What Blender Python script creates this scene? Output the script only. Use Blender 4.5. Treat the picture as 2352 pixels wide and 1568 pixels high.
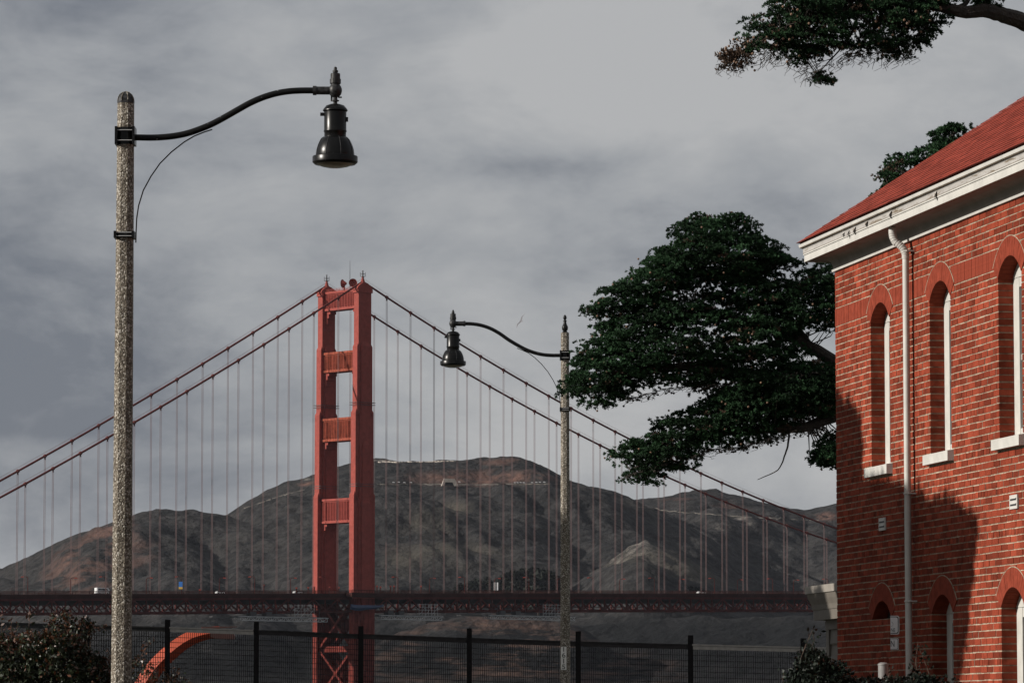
import bpy, math, random
import numpy as np
from mathutils import Vector, Matrix

for o in list(bpy.data.objects):
    bpy.data.objects.remove(o, do_unlink=True)
SC = bpy.context.scene
COL = SC.collection
random.seed(7)
R = np.random.default_rng(11)
rad = math.radians

# ------------------------------------------------------------------ camera
F = 9900.0                      # focal length in units of a 2352-wide picture
EYE = 1.7
TILT = math.atan(881.0 / F)
CT, ST = math.cos(TILT), math.sin(TILT)
cam_d = bpy.data.cameras.new('camera')
cam_d.sensor_width = 36.0
cam_d.lens = 36.0 * F / 2352.0
cam_d.clip_start = 0.5
cam_d.clip_end = 60000.0
cam = bpy.data.objects.new('camera', cam_d)
COL.objects.link(cam)
cam.location = (0, 0, EYE)
cam.rotation_euler = (math.pi / 2 + TILT, 0, 0)
SC.camera = cam

# ------------------------------------------------------------------ sun, sky, exposure
SUN_EL = rad(22.0)
SAZ = Vector((-0.972, -0.235, 0)).normalized()
SUN = Vector((SAZ.x * math.cos(SUN_EL), SAZ.y * math.cos(SUN_EL), math.sin(SUN_EL)))
sun_d = bpy.data.lights.new('sun', 'SUN')
sun_d.energy = 5.0
sun_d.angle = rad(0.53)
sun_d.color = (1.0, 0.94, 0.86)
sun = bpy.data.objects.new('sun', sun_d)
COL.objects.link(sun)
sun.rotation_euler = SUN.to_track_quat('Z', 'Y').to_euler()
sun.location = (-40, -20, 60)

W = bpy.data.worlds.new('World')
SC.world = W
W.use_nodes = True
nt = W.node_tree
nt.nodes.clear()
def wn(t, **k):
    n = nt.nodes.new(t)
    for a, b in k.items():
        setattr(n, a, b)
    return n
wout = wn('ShaderNodeOutputWorld')
bg = wn('ShaderNodeBackground')
bg.inputs['Strength'].default_value = 0.1
sky = wn('ShaderNodeTexSky', sky_type='NISHITA', sun_disc=False)
sky.sun_elevation = SUN_EL
sky.sun_rotation = math.atan2(SUN.x, SUN.y)
sky.air_density = 1.0
sky.dust_density = 2.0
tc = wn('ShaderNodeTexCoord')
def wnoise(scale, sx, sz, detail, rough, dist, off):
    mp = wn('ShaderNodeMapping')
    mp.inputs['Scale'].default_value = (sx, 1.0, sz)
    mp.inputs['Location'].default_value = off
    nt.links.new(tc.outputs['Generated'], mp.inputs['Vector'])
    n = wn('ShaderNodeTexNoise')
    n.inputs['Scale'].default_value = scale
    n.inputs['Detail'].default_value = detail
    n.inputs['Roughness'].default_value = rough
    n.inputs['Distortion'].default_value = dist
    nt.links.new(mp.outputs['Vector'], n.inputs['Vector'])
    return n.outputs['Fac']
def wmath(op, a, b):
    n = wn('ShaderNodeMath', operation=op)
    for i, v in enumerate((a, b)):
        if isinstance(v, (int, float)):
            n.inputs[i].default_value = v
        else:
            nt.links.new(v, n.inputs[i])
    return n.outputs[0]
na = wnoise(9.0, 1.0, 2.2, 6.0, 0.60, 0.22, (0.35, 0.2, 0.1))
nb = wnoise(24.0, 1.0, 2.0, 8.0, 0.62, 0.30, (1.7, 0.4, 0.2))
nc = wnoise(3.2, 1.0, 1.4, 2.0, 0.5, 0.0, (2.05, 0.7, 0.55))
mixn = wmath('ADD', wmath('ADD', wmath('MULTIPLY', na, 0.40), wmath('MULTIPLY', nb, 0.30)), wmath('ADD', wmath('MULTIPLY', nc, 0.20), 0.065))
def wblob(px, py, rx, ry, amt):
    # a darker bank of cloud in that direction
    u = (px-1176.0)/F; v = (784.0-py)/F
    mp = wn('ShaderNodeMapping', vector_type='TEXTURE')
    mp.inputs['Location'].default_value = (u, 1.0, math.tan(TILT)+v); mp.inputs['Scale'].default_value = (rx/F, 0.6, ry/F)
    nt.links.new(tc.outputs['Generated'], mp.inputs['Vector'])
    ln = wn('ShaderNodeVectorMath', operation='LENGTH'); nt.links.new(mp.outputs['Vector'], ln.inputs[0])
    mr = wn('ShaderNodeMapRange', interpolation_type='SMOOTHSTEP')
    mr.inputs['From Min'].default_value = 1.0; mr.inputs['From Max'].default_value = 0.0
    mr.inputs['To Min'].default_value = 0.0; mr.inputs['To Max'].default_value = amt
    nt.links.new(ln.outputs['Value'], mr.inputs['Value'])
    return mr.outputs['Result']
for b_ in ((-250, 880, 1350, 620, -0.21), (60, 120, 900, 420, -0.075), (60, 1045, 420, 60, 0.07), (1250, 395, 420, 70, -0.05), (1600, 585, 320, 60, -0.04), (850, 500, 700, 130, 0.03), (1900, 350, 1100, 600, 0.05), (1250, 150, 600, 260, 0.03)):
    mixn = wmath('ADD', mixn, wblob(*b_))
ramp = wn('ShaderNodeValToRGB')
e = ramp.color_ramp.elements
e[0].position = 0.385; e[0].color = (0.170, 0.186, 0.218, 1)
e[1].position = 0.615; e[1].color = (0.455, 0.458, 0.465, 1)
m1 = ramp.color_ramp.elements.new(0.50); m1.color = (0.335, 0.347, 0.367, 1)
nt.links.new(mixn, ramp.inputs['Fac'])
CLOUD_GAIN = 8.4
sc1 = wn('ShaderNodeMix', data_type='RGBA', blend_type='MULTIPLY')
sc1.inputs[0].default_value = 1.0
nt.links.new(ramp.outputs['Color'], sc1.inputs[6])
sc1.inputs[7].default_value = (CLOUD_GAIN, CLOUD_GAIN, CLOUD_GAIN, 1)
cm = wn('ShaderNodeMix', data_type='RGBA')
cm.inputs[0].default_value = 0.96
nt.links.new(sky.outputs['Color'], cm.inputs[6])
nt.links.new(sc1.outputs[2], cm.inputs[7])
nt.links.new(cm.outputs[2], bg.inputs['Color'])
nt.links.new(bg.outputs['Background'], wout.inputs['Surface'])

SC.view_settings.view_transform = 'Standard'
SC.view_settings.look = 'None'
SC.view_settings.gamma = 1.0
SC.view_settings.exposure = 0.22
SC.view_settings.use_curve_mapping = False
SC.render.engine = 'CYCLES'
SC.cycles.max_bounces = 6
SC.cycles.transparent_max_bounces = 8
SC.cycles.volume_bounces = 1
SC.render.resolution_x = 1024
SC.render.resolution_y = 682

# ------------------------------------------------------------------ helpers
def P(x, y, Y):
    """world point that the camera sees at picture position (x, y of 2352x1568) when it stands Y metres ahead"""
    u = (x - 1176.0) / F
    v = (784.0 - y) / F
    k = Y / (CT - v * ST)
    return Vector((u * k, Y, EYE + (ST + v * CT) * k))
def PX(p):
    dx, dy, dz = p[0], p[1], p[2] - EYE
    dep = dy * CT + dz * ST
    up = -dy * ST + dz * CT
    return (1176 + F * dx / dep, 784 - F * up / dep)

class MB:
    """collects shapes, builds ONE mesh object"""
    def __init__(s):
        s.v = []; s.f = []; s.a = []
        s.rnd = 0.5
    def add(s, vs, fs):
        b = len(s.v)
        s.v.extend([tuple(p) for p in vs])
        s.f.extend([tuple(i + b for i in f) for f in fs])
        s.a.extend([s.rnd] * len(fs))
        return s
    def box(s, x0, x1, y0, y1, z0, z1):
        return s.add([(x0,y0,z0),(x1,y0,z0),(x1,y1,z0),(x0,y1,z0),(x0,y0,z1),(x1,y0,z1),(x1,y1,z1),(x0,y1,z1)],
                     [(0,3,2,1),(4,5,6,7),(0,1,5,4),(1,2,6,5),(2,3,7,6),(3,0,4,7)])
    def bar(s, p, q, w, h=None, up=(0,0,1)):
        h = h or w
        p = Vector(p); q = Vector(q)
        d = (q - p).normalized()
        u = Vector(up)
        if abs(d.dot(u)) > 0.98:
            u = Vector((1, 0, 0)) if abs(d.x) < 0.9 else Vector((0, 1, 0))
        a = d.cross(u).normalized() * (w / 2)
        b = a.cross(d).normalized() * (h / 2)
        vs = [p-a-b, p+a-b, p+a+b, p-a+b, q-a-b, q+a-b, q+a+b, q-a+b]
        return s.add(vs, [(0,1,2,3),(7,6,5,4),(4,5,1,0),(5,6,2,1),(6,7,3,2),(7,4,0,3)])
    def tube(s, pts, r, n=8, cap=True):
        pts = [Vector(p) for p in pts]
        rs = r if isinstance(r, (list, tuple)) else [r] * len(pts)
        vs = []; fs = []
        ref = None
        for i, p in enumerate(pts):
            d = (pts[min(i+1, len(pts)-1)] - pts[max(i-1, 0)])
            d = d.normalized() if d.length > 1e-9 else Vector((0,0,1))
            if ref is None:
                ref = Vector((0,0,1)) if abs(d.z) < 0.9 else Vector((0,1,0))
            a = d.cross(ref)
            if a.length < 1e-5:
                a = d.cross(Vector((1,0,0)))
            a.normalize()
            b = a.cross(d).normalized()
            ref = b
            for k in range(n):
                t = 2*math.pi*k/n
                vs.append(p + (a*math.cos(t) + b*math.sin(t)) * rs[i])
        for i in range(len(pts)-1):
            for k in range(n):
                k2 = (k+1) % n
                fs.append((i*n+k, (i+1)*n+k, (i+1)*n+k2, i*n+k2))
        if cap:
            fs.append(tuple(range(n)))
            fs.append(tuple(reversed(range((len(pts)-1)*n, len(pts)*n))))
        return s.add(vs, fs)
    def lathe(s, prof, n=24, c=(0,0,0), off=0.0):
        """prof: (r, z) list, bottom to top or reverse"""
        vs = []; fs = []
        for r, z in prof:
            for k in range(n):
                t = 2*math.pi*k/n + off
                vs.append((c[0]+max(r,1e-4)*math.cos(t), c[1]+max(r,1e-4)*math.sin(t), c[2]+z))
        for i in range(len(prof)-1):
            for k in range(n):
                k2 = (k+1) % n
                fs.append((i*n+k, i*n+k2, (i+1)*n+k2, (i+1)*n+k))
        fs.append(tuple(reversed(range(n))))
        fs.append(tuple(range((len(prof)-1)*n, len(prof)*n)))
        return s.add(vs, fs)
    def prism(s, poly, axis, a, b):
        """poly in the two other axes (in order), extruded along axis from a to b"""
        n = len(poly); vs = []
        for h in (a, b):
            for p in poly:
                if axis == 0: vs.append((h, p[0], p[1]))
                elif axis == 1: vs.append((p[0], h, p[1]))
                else: vs.append((p[0], p[1], h))
        fs = [tuple(reversed(range(n))), tuple(range(n, 2*n))]
        fs += [(i, (i+1) % n, n+(i+1) % n, n+i) for i in range(n)]
        return s.add(vs, fs)
    def mesh(s, name, smooth=False):
        me = bpy.data.meshes.new(name)
        me.from_pydata(s.v, [], s.f)
        at = me.attributes.new('rnd', 'FLOAT', 'FACE')
        at.data.foreach_set('value', s.a)
        import bmesh
        bm = bmesh.new(); bm.from_mesh(me)
        bmesh.ops.recalc_face_normals(bm, faces=bm.faces)
        bm.to_mesh(me); bm.free()
        if smooth:
            me.polygons.foreach_set('use_smooth', [True]*len(me.polygons))
            try:
                me.set_sharp_from_angle(angle=rad(35))
            except Exception:
                pass
        return me
    def build(s, name, m, parent=None, smooth=False):
        return link(name, s.mesh(name, smooth), m, parent)

def link(name, me, m=None, parent=None):
    if m is not None and not me.materials:
        me.materials.append(m)
    o = bpy.data.objects.new(name, me)
    COL.objects.link(o)
    if parent is not None:
        o.parent = parent
    return o
def empty(name, loc=(0,0,0), rz=0.0):
    o = bpy.data.objects.new(name, None)
    COL.objects.link(o)
    o.empty_display_size = 0.3
    o.location = loc; o.rotation_euler = (0, 0, rz)
    return o
def tag(o, label, cat, group=None):
    o['label'] = label; o['category'] = cat
    if group: o['group'] = group
    return o
def kind(o, k):
    o['kind'] = k
    return o

def quads_mesh(name, V, nper, rnd, m, parent=None, smooth=False):
    """V: (N, nper, 3) array of separate polygons"""
    N = V.shape[0]
    me = bpy.data.meshes.new(name)
    me.vertices.add(N*nper); me.loops.add(N*nper); me.polygons.add(N)
    me.vertices.foreach_set('co', V.reshape(-1).astype(np.float32))
    me.loops.foreach_set('vertex_index', np.arange(N*nper, dtype=np.int32))
    me.polygons.foreach_set('loop_start', np.arange(0, N*nper, nper, dtype=np.int32))
    me.polygons.foreach_set('loop_total', np.full(N, nper, dtype=np.int32))
    me.update(calc_edges=True)
    at = me.attributes.new('rnd', 'FLOAT', 'FACE')
    at.data.foreach_set('value', np.asarray(rnd, dtype=np.float32))
    return link(name, me, m, parent)

# ------------------------------------------------------------------ materials
def mat(name, col, rough=0.6, nz=None, bump=None, metal=0.0, attr=None, col2=None, coord='Object', spec=0.5, trans=0.0, coat=0.0, stretch=None, extra=None):
    """nz=(scale, amount, detail): brightness noise; col2: second colour the noise blends to; attr: per-face variation amount"""
    m = bpy.data.materials.new(name)
    m.use_nodes = True
    t = m.node_tree; N = t.nodes; L = t.links
    b = N['Principled BSDF']
    b.inputs['Roughness'].default_value = rough
    b.inputs['Metallic'].default_value = metal
    b.inputs['Specular IOR Level'].default_value = spec
    if coat: b.inputs['Coat Weight'].default_value = coat
    tcn = N.new('ShaderNodeTexCoord')
    mp = N.new('ShaderNodeMapping')
    if stretch: mp.inputs['Scale'].default_value = stretch
    L.new(tcn.outputs[coord], mp.inputs['Vector'])
    cur = None
    c1 = (*col, 1)
    def mix(a, b2, f, mode='MIX'):
        n = N.new('ShaderNodeMix'); n.data_type = 'RGBA'; n.blend_type = mode
        for i, v in ((6, a), (7, b2)):
            if isinstance(v, tuple): n.inputs[i].default_value = v
            else: L.new(v, n.inputs[i])
        if isinstance(f, (int, float)): n.inputs[0].default_value = f
        else: L.new(f, n.inputs[0])
        return n.outputs[2]
    cur = c1
    if nz:
        n = N.new('ShaderNodeTexNoise')
        n.inputs['Scale'].default_value = nz[0]
        n.inputs['Detail'].default_value = nz[2] if len(nz) > 2 else 5.0
        n.inputs['Roughness'].default_value = 0.62
        L.new(mp.outputs['Vector'], n.inputs['Vector'])
        rp = N.new('ShaderNodeValToRGB')
        rp.color_ramp.elements[0].position = 0.34
        rp.color_ramp.elements[1].position = 0.66
        L.new(n.outputs['Fac'], rp.inputs['Fac'])
        a = nz[1]
        lo = tuple(c*(1-a) for c in col) + (1,)
        hi = tuple(min(1, c*(1+a)) for c in col) + (1,) if col2 is None else (*col2, 1)
        if col2 is not None: lo = c1
        cur = mix(lo, hi, rp.outputs['Color'])
    if attr:
        at = N.new('ShaderNodeAttribute'); at.attribute_name = 'rnd'
        mr = N.new('ShaderNodeMapRange')
        mr.inputs['To Min'].default_value = 1-attr; mr.inputs['To Max'].default_value = 1+attr
        L.new(at.outputs['Fac'], mr.inputs['Value'])
        cb = N.new('ShaderNodeCombineColor')
        for i in range(3): L.new(mr.outputs['Result'], cb.inputs[i])
        cur = mix(cur, cb.outputs['Color'], 1.0, 'MULTIPLY')
    if extra:
        cur = extra(t, N, L, mp, cur, mix)
    if isinstance(cur, tuple): b.inputs['Base Color'].default_value = cur
    else: L.new(cur, b.inputs['Base Color'])
    if bump:
        n2 = N.new('ShaderNodeTexNoise')
        n2.inputs['Scale'].default_value = bump[0]; n2.inputs['Detail'].default_value = 5.0
        L.new(mp.outputs['Vector'], n2.inputs['Vector'])
        bp = N.new('ShaderNodeBump')
        bp.inputs['Strength'].default_value = bump[1]
        bp.inputs['Distance'].default_value = bump[2] if len(bump) > 2 else 0.02
        L.new(n2.outputs['Fac'], bp.inputs['Height'])
        L.new(bp.outputs['Normal'], b.inputs['Normal'])
    if trans:
        ts = N.new('ShaderNodeBsdfTranslucent')
        if isinstance(cur, tuple): ts.inputs['Color'].default_value = cur
        else: L.new(cur, ts.inputs['Color'])
        ms = N.new('ShaderNodeMixShader'); ms.inputs[0].default_value = trans
        L.new(b.outputs['BSDF'], ms.inputs[1]); L.new(ts.outputs['BSDF'], ms.inputs[2])
        L.new(ms.outputs['Shader'], N['Material Output'].inputs['Surface'])
    return m

def agg_extra(t, N, L, mp, cur, mix):
    # pale pebbles and dark pits of exposed aggregate
    v = N.new('ShaderNodeTexVoronoi'); v.inputs['Scale'].default_value = 60.0
    L.new(mp.outputs['Vector'], v.inputs['Vector'])
    sp = N.new('ShaderNodeSeparateColor'); L.new(v.outputs['Color'], sp.inputs['Color'])
    r = N.new('ShaderNodeValToRGB')
    r.color_ramp.interpolation = 'CONSTANT'
    r.color_ramp.elements[0].color = (0.045, 0.035, 0.024, 1)
    r.color_ramp.elements[1].position = 0.32; r.color_ramp.elements[1].color = (0.13, 0.108, 0.082, 1)
    q = r.color_ramp.elements.new(0.66); q.color = (0.26, 0.235, 0.19, 1)
    q = r.color_ramp.elements.new(0.86); q.color = (0.50, 0.47, 0.42, 1)
    L.new(sp.outputs[0], r.inputs['Fac'])
    c = mix(cur, r.outputs['Color'], 0.72)
    bp = N.new('ShaderNodeBump'); bp.inputs['Strength'].default_value = 0.8; bp.inputs['Distance'].default_value = 0.012
    L.new(v.outputs['Distance'], bp.inputs['Height']); bp.invert = True
    L.new(bp.outputs['Normal'], N['Principled BSDF'].inputs['Normal'])
    return c

def streak_extra(t, N, L, mp, cur, mix):
    # rust and grime that runs down the steel
    m2 = N.new('ShaderNodeMapping'); m2.inputs['Scale'].default_value = (0.9, 0.9, 0.10)
    tcn = [n for n in N if n.bl_idname == 'ShaderNodeTexCoord'][0]
    L.new(tcn.outputs['Object'], m2.inputs['Vector'])
    n = N.new('ShaderNodeTexNoise'); n.inputs['Scale'].default_value = 1.3; n.inputs['Detail'].default_value = 6
    L.new(m2.outputs['Vector'], n.inputs['Vector'])
    r = N.new('ShaderNodeValToRGB')
    r.color_ramp.elements[0].position = 0.44; r.color_ramp.elements[0].color = (1, 1, 1, 1)
    r.color_ramp.elements[1].position = 0.66; r.color_ramp.elements[1].color = (0.42, 0.36, 0.32, 1)
    L.new(n.outputs['Fac'], r.inputs['Fac'])
    return mix(cur, r.outputs['Color'], 0.75, 'MULTIPLY')

def soot_extra(t, N, L, mp, cur, mix):
    # weather stains of the wall: broad patches and vertical runs
    tcn = N.new('ShaderNodeNewGeometry')
    for sc, st, a, b, amt in ((0.8, (1, 1, 1), 0.42, 0.62, 0.42), (1.6, (2.2, 2.2, 0.25), 0.52, 0.70, 0.35)):
        m2 = N.new('ShaderNodeMapping'); m2.inputs['Scale'].default_value = st
        L.new(tcn.outputs['Position'], m2.inputs['Vector'])
        n = N.new('ShaderNodeTexNoise'); n.inputs['Scale'].default_value = sc; n.inputs['Detail'].default_value = 7; n.inputs['Roughness'].default_value = 0.65
        L.new(m2.outputs['Vector'], n.inputs['Vector'])
        r = N.new('ShaderNodeMapRange'); r.inputs['From Min'].default_value = a; r.inputs['From Max'].default_value = b
        r.inputs['To Max'].default_value = amt
        L.new(n.outputs['Fac'], r.inputs['Value'])
        cur = mix(cur, (0.42, 0.36, 0.34, 1), r.outputs['Result'], 'MULTIPLY')
    return cur
M = {}
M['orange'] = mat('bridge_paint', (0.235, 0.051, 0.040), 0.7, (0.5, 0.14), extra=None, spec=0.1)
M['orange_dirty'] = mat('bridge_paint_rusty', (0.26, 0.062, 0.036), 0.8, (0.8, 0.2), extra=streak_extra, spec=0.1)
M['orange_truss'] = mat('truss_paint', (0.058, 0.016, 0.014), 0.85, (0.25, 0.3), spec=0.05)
M['orange_shaded'] = mat('shaded_bridge_paint', (0.135, 0.030, 0.024), 0.85, (0.4, 0.3), extra=streak_extra, spec=0.05)  # shade below the deck put into a darker paint, plus grime streaks
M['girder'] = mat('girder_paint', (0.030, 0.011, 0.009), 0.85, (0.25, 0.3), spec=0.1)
M['cable'] = mat('cable_paint', (0.11, 0.029, 0.025), 0.7, (0.4, 0.2), spec=0.1)
M['rope'] = mat('rope_paint', (0.135, 0.090, 0.088), 0.8, (0.3, 0.2), spec=0.1)
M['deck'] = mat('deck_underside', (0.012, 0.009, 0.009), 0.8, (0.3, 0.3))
M['asphalt'] = mat('asphalt', (0.05, 0.05, 0.05), 0.9, (2.0, 0.2))
M['steel_grey'] = mat('galvanised_steel', (0.42, 0.42, 0.42), 0.5, (1.0, 0.2))
M['dark_steel'] = mat('dark_steel', (0.03, 0.03, 0.032), 0.6, (1.0, 0.3))
M['black'] = mat('black_paint', (0.005, 0.005, 0.005), 0.30, (9.0, 0.35), bump=(60, 0.06, 0.004), spec=0.22)
M['black_worn'] = mat('black_paint_chipped', (0.006, 0.006, 0.006), 0.45, (26.0, 0.6, 8.0), col2=(0.045, 0.045, 0.047), bump=(70, 0.25, 0.004), spec=0.25)
def chip_extra(t, N, L, mp, cur, mix):
    n = N.new('ShaderNodeTexNoise'); n.inputs['Scale'].default_value = 30; n.inputs['Detail'].default_value = 8
    L.new(mp.outputs['Vector'], n.inputs['Vector'])
    r = N.new('ShaderNodeValToRGB')
    r.color_ramp.elements[0].position = 0.68; r.color_ramp.elements[0].color = (0, 0, 0, 1)
    r.color_ramp.elements[1].position = 0.72; r.color_ramp.elements[1].color = (1, 1, 1, 1)
    L.new(n.outputs['Fac'], r.inputs['Fac'])
    return mix(cur, (0.30, 0.30, 0.30, 1), r.outputs['Color'])
M['black_chips'] = mat('black_paint_with_chips', (0.005, 0.005, 0.005), 0.42, (9.0, 0.35), bump=(60, 0.10, 0.004), extra=chip_extra, spec=0.2)
M['fence'] = mat('fence_paint', (0.004, 0.004, 0.0045), 0.9, (12.0, 0.3), spec=0.02)
M['fence_lit'] = mat('fence_rail_lit', (0.020, 0.020, 0.020), 0.6, (8.0, 0.3), spec=0.15)  # paler copy of the fence paint, for rails coloured as sunlit
M['concrete'] = mat('exposed_aggregate', (0.155, 0.13, 0.10), 0.85, (3.0, 0.45), extra=agg_extra)
M['glass_lens'] = mat('lamp_lens', (0.20, 0.17, 0.14), 0.08, (8.0, 0.3), spec=0.8)
M['white'] = mat('weathered_white_paint', (0.43, 0.42, 0.39), 0.6, (5.0, 0.10, 8.0), bump=(40, 0.12, 0.006))
def grime_extra(t, N, L, mp, cur, mix):
    m2 = N.new('ShaderNodeMapping'); m2.inputs['Scale'].default_value = (1.0, 6.0, 9.0)
    tcn = [n for n in N if n.bl_idname == 'ShaderNodeTexCoord'][0]
    L.new(tcn.outputs['Object'], m2.inputs['Vector'])
    n = N.new('ShaderNodeTexNoise'); n.inputs['Scale'].default_value = 2.4; n.inputs['Detail'].default_value = 9; n.inputs['Roughness'].default_value = 0.7
    L.new(m2.outputs['Vector'], n.inputs['Vector'])
    r = N.new('ShaderNodeValToRGB')
    r.color_ramp.elements[0].position = 0.53; r.color_ramp.elements[0].color = (0, 0, 0, 1)
    r.color_ramp.elements[1].position = 0.62; r.color_ramp.elements[1].color = (1, 1, 1, 1)
    L.new(n.outputs['Fac'], r.inputs['Fac'])
    return mix(cur, (0.16, 0.125, 0.085, 1), r.outputs['Color'])
M['white_peel'] = mat('peeling_white_paint', (0.37, 0.355, 0.335), 0.65, (4.0, 0.12, 8.0), bump=(24, 0.35, 0.01), extra=grime_extra)
M['white_dull'] = mat('shaded_trim_paint', (0.21, 0.19, 0.165), 0.65, (4.0, 0.15, 8.0), bump=(40, 0.12, 0.006))  # trim colour darkened to paint in the shade under the eaves
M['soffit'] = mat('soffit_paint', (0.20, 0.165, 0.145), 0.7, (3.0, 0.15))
M['brick'] = mat('red_brick', (0.205, 0.0405, 0.0215), 0.9, (9.0, 0.30, 8.0), bump=(90, 0.25, 0.004), attr=0.32, spec=0.06, extra=soot_extra)
M['brick_smooth'] = mat('gauged_red_brick', (0.185, 0.037, 0.021), 0.9, (10.0, 0.2, 8.0), bump=(90, 0.2, 0.004), attr=0.20, spec=0.06)
M['mortar'] = mat('lime_mortar', (0.32, 0.26, 0.195), 0.95, (14.0, 0.45, 8.0), bump=(60, 0.5, 0.006), spec=0.1, extra=soot_extra)
M['shingle'] = mat('red_roof_shingle', (0.225, 0.042, 0.028), 0.95, (18.0, 0.22, 8.0), bump=(120, 0.4, 0.004), attr=0.20, spec=0.05)
M['shingle_edge'] = mat('shaded_asphalt_edge', (0.035, 0.010, 0.008), 0.95, (6.0, 0.3), spec=0.05)  # asphalt edge, dark enough to paint the shade line of each course
M['flash'] = mat('dark_flashing', (0.02, 0.02, 0.02), 0.6, (3.0, 0.2))
M['glass'] = mat('window_glass', (0.02, 0.022, 0.025), 0.06, (0.6, 0.2), spec=0.9)
M['siding'] = mat('shaded_cream_siding', (0.105, 0.092, 0.076), 0.7, (5.0, 0.12), bump=(30, 0.1, 0.005))  # cream darkened so that the colour itself carries the annex's shade
M['leaf'] = mat('cypress_foliage', (0.0185, 0.0440, 0.0190), 0.8, (1.6, 0.4), attr=0.7, trans=0.10, spec=0.15)
M['leaf_brown'] = mat('dry_cypress_twigs', (0.060, 0.038, 0.025), 0.85, (6.0, 0.3), attr=0.4, spec=0.2)
M['cone'] = mat('cypress_cone', (0.16, 0.095, 0.060), 0.8, (20.0, 0.3))
M['bark'] = mat('cypress_bark', (0.034, 0.026, 0.021), 0.95, (5.0, 0.4), bump=(16, 0.9, 0.05), stretch=(1, 1, 1))
M['bush'] = mat('shrub_leaf', (0.016, 0.022, 0.009), 0.45, (2.0, 0.3), attr=0.5, trans=0.12, spec=0.3)
M['bush_red'] = mat('red_tinged_leaf', (0.080, 0.030, 0.014), 0.38, (2.0, 0.3), attr=0.5, trans=0.18)
M['bush_dark'] = mat('dark_shrub_leaf', (0.009, 0.014, 0.009), 0.45, (2.0, 0.3), attr=0.5, trans=0.05, spec=0.2)
M['stem'] = mat('shrub_stem', (0.05, 0.03, 0.02), 0.9, (8.0, 0.3))
M['sign_white'] = mat('sign_face', (0.80, 0.80, 0.80), 0.45, (6.0, 0.06))
M['ink'] = mat('black_print', (0.01, 0.01, 0.01), 0.5, (6.0, 0.1))
M['sign_grey'] = mat('number_plate', (0.66, 0.64, 0.60), 0.5, (9.0, 0.12))
M['blue'] = mat('blue_tarp', (0.010, 0.026, 0.070), 0.6, (0.5, 0.25))
M['sign_blue'] = mat('blue_sign', (0.03, 0.16, 0.5), 0.5, (0.5, 0.05))
M['yellow'] = mat('yellow_sign', (0.6, 0.36, 0.05), 0.5, (0.5, 0.05))
M['car_white'] = mat('white_car_paint', (0.62, 0.62, 0.62), 0.3, (0.5, 0.05), coat=0.5)
M['car_dark'] = mat('dark_car_paint', (0.05, 0.055, 0.06), 0.3, (0.5, 0.05), coat=0.5)
M['tyre'] = mat('tyre', (0.012, 0.012, 0.012), 0.85, (3.0, 0.2))
M['arm_orange'] = mat('orange_arm_paint', (0.33, 0.055, 0.026), 0.6, (3.0, 0.15), spec=0.2)
M['arm_dark'] = mat('dark_lamp_head', (0.045, 0.014, 0.011), 0.55, (3.0, 0.2))
M['conifer'] = mat('far_tree_foliage', (0.010, 0.013, 0.010), 0.9, (0.25, 0.35), attr=0.4, spec=0.2)
M['stone'] = mat('portal_concrete', (0.34, 0.30, 0.26), 0.85, (0.3, 0.2))
M['gull'] = mat('bird_feather', (0.10, 0.10, 0.11), 0.8, (3.0, 0.2))
M['post_metal'] = mat('weathered_pipe', (0.15, 0.145, 0.14), 0.55, (9.0, 0.45, 8.0), stretch=(1, 1, 0.25))
# ------------------------------------------------------------------ terrain
def vnoise(x, y, seed=0):
    xi = np.floor(x).astype(np.int64); yi = np.floor(y).astype(np.int64)
    xf = x - xi; yf = y - yi
    def h(a, b):
        n = (a*374761393 + b*668265263 + seed*974711) & 0x7fffffff
        n = ((n ^ (n >> 13)) * 1274126177) & 0x7fffffff
        return ((n ^ (n >> 16)) & 0xffff) / 65535.0
    u = xf*xf*(3-2*xf); v = yf*yf*(3-2*yf)
    return (h(xi,yi)*(1-u)+h(xi+1,yi)*u)*(1-v) + (h(xi,yi+1)*(1-u)+h(xi+1,yi+1)*u)*v
def fbm(x, y, oct=5, seed=0, ridged=False):
    s = 0; a = 0.5; t = 0
    for k in range(oct):
        n = vnoise(x*2**k, y*2**k, seed+k*17)
        if ridged: n = 1-np.abs(2*n-1)
        s = s + a*n; t += a; a *= 0.52
    return s/t
def grid_mesh(name, X, Y, Z, m, smooth=True):
    ny, nx = X.shape
    V = np.stack([X, Y, Z], -1).reshape(-1, 3)
    i = np.arange(ny*nx).reshape(ny, nx)
    Fq = np.stack([i[:-1,:-1], i[:-1,1:], i[1:,1:], i[1:,:-1]], -1).reshape(-1, 4)
    me = bpy.data.meshes.new(name)
    me.vertices.add(len(V)); me.loops.add(Fq.size); me.polygons.add(len(Fq))
    me.vertices.foreach_set('co', V.reshape(-1).astype(np.float32))
    me.loops.foreach_set('vertex_index', Fq.reshape(-1).astype(np.int32))
    me.polygons.foreach_set('loop_start', np.arange(0, Fq.size, 4, dtype=np.int32))
    me.polygons.foreach_set('loop_total', np.full(len(Fq), 4, dtype=np.int32))
    me.update(calc_edges=True)
    if smooth: me.polygons.foreach_set('use_smooth', [True]*len(me.polygons))
    return link(name, me, m)

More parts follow.
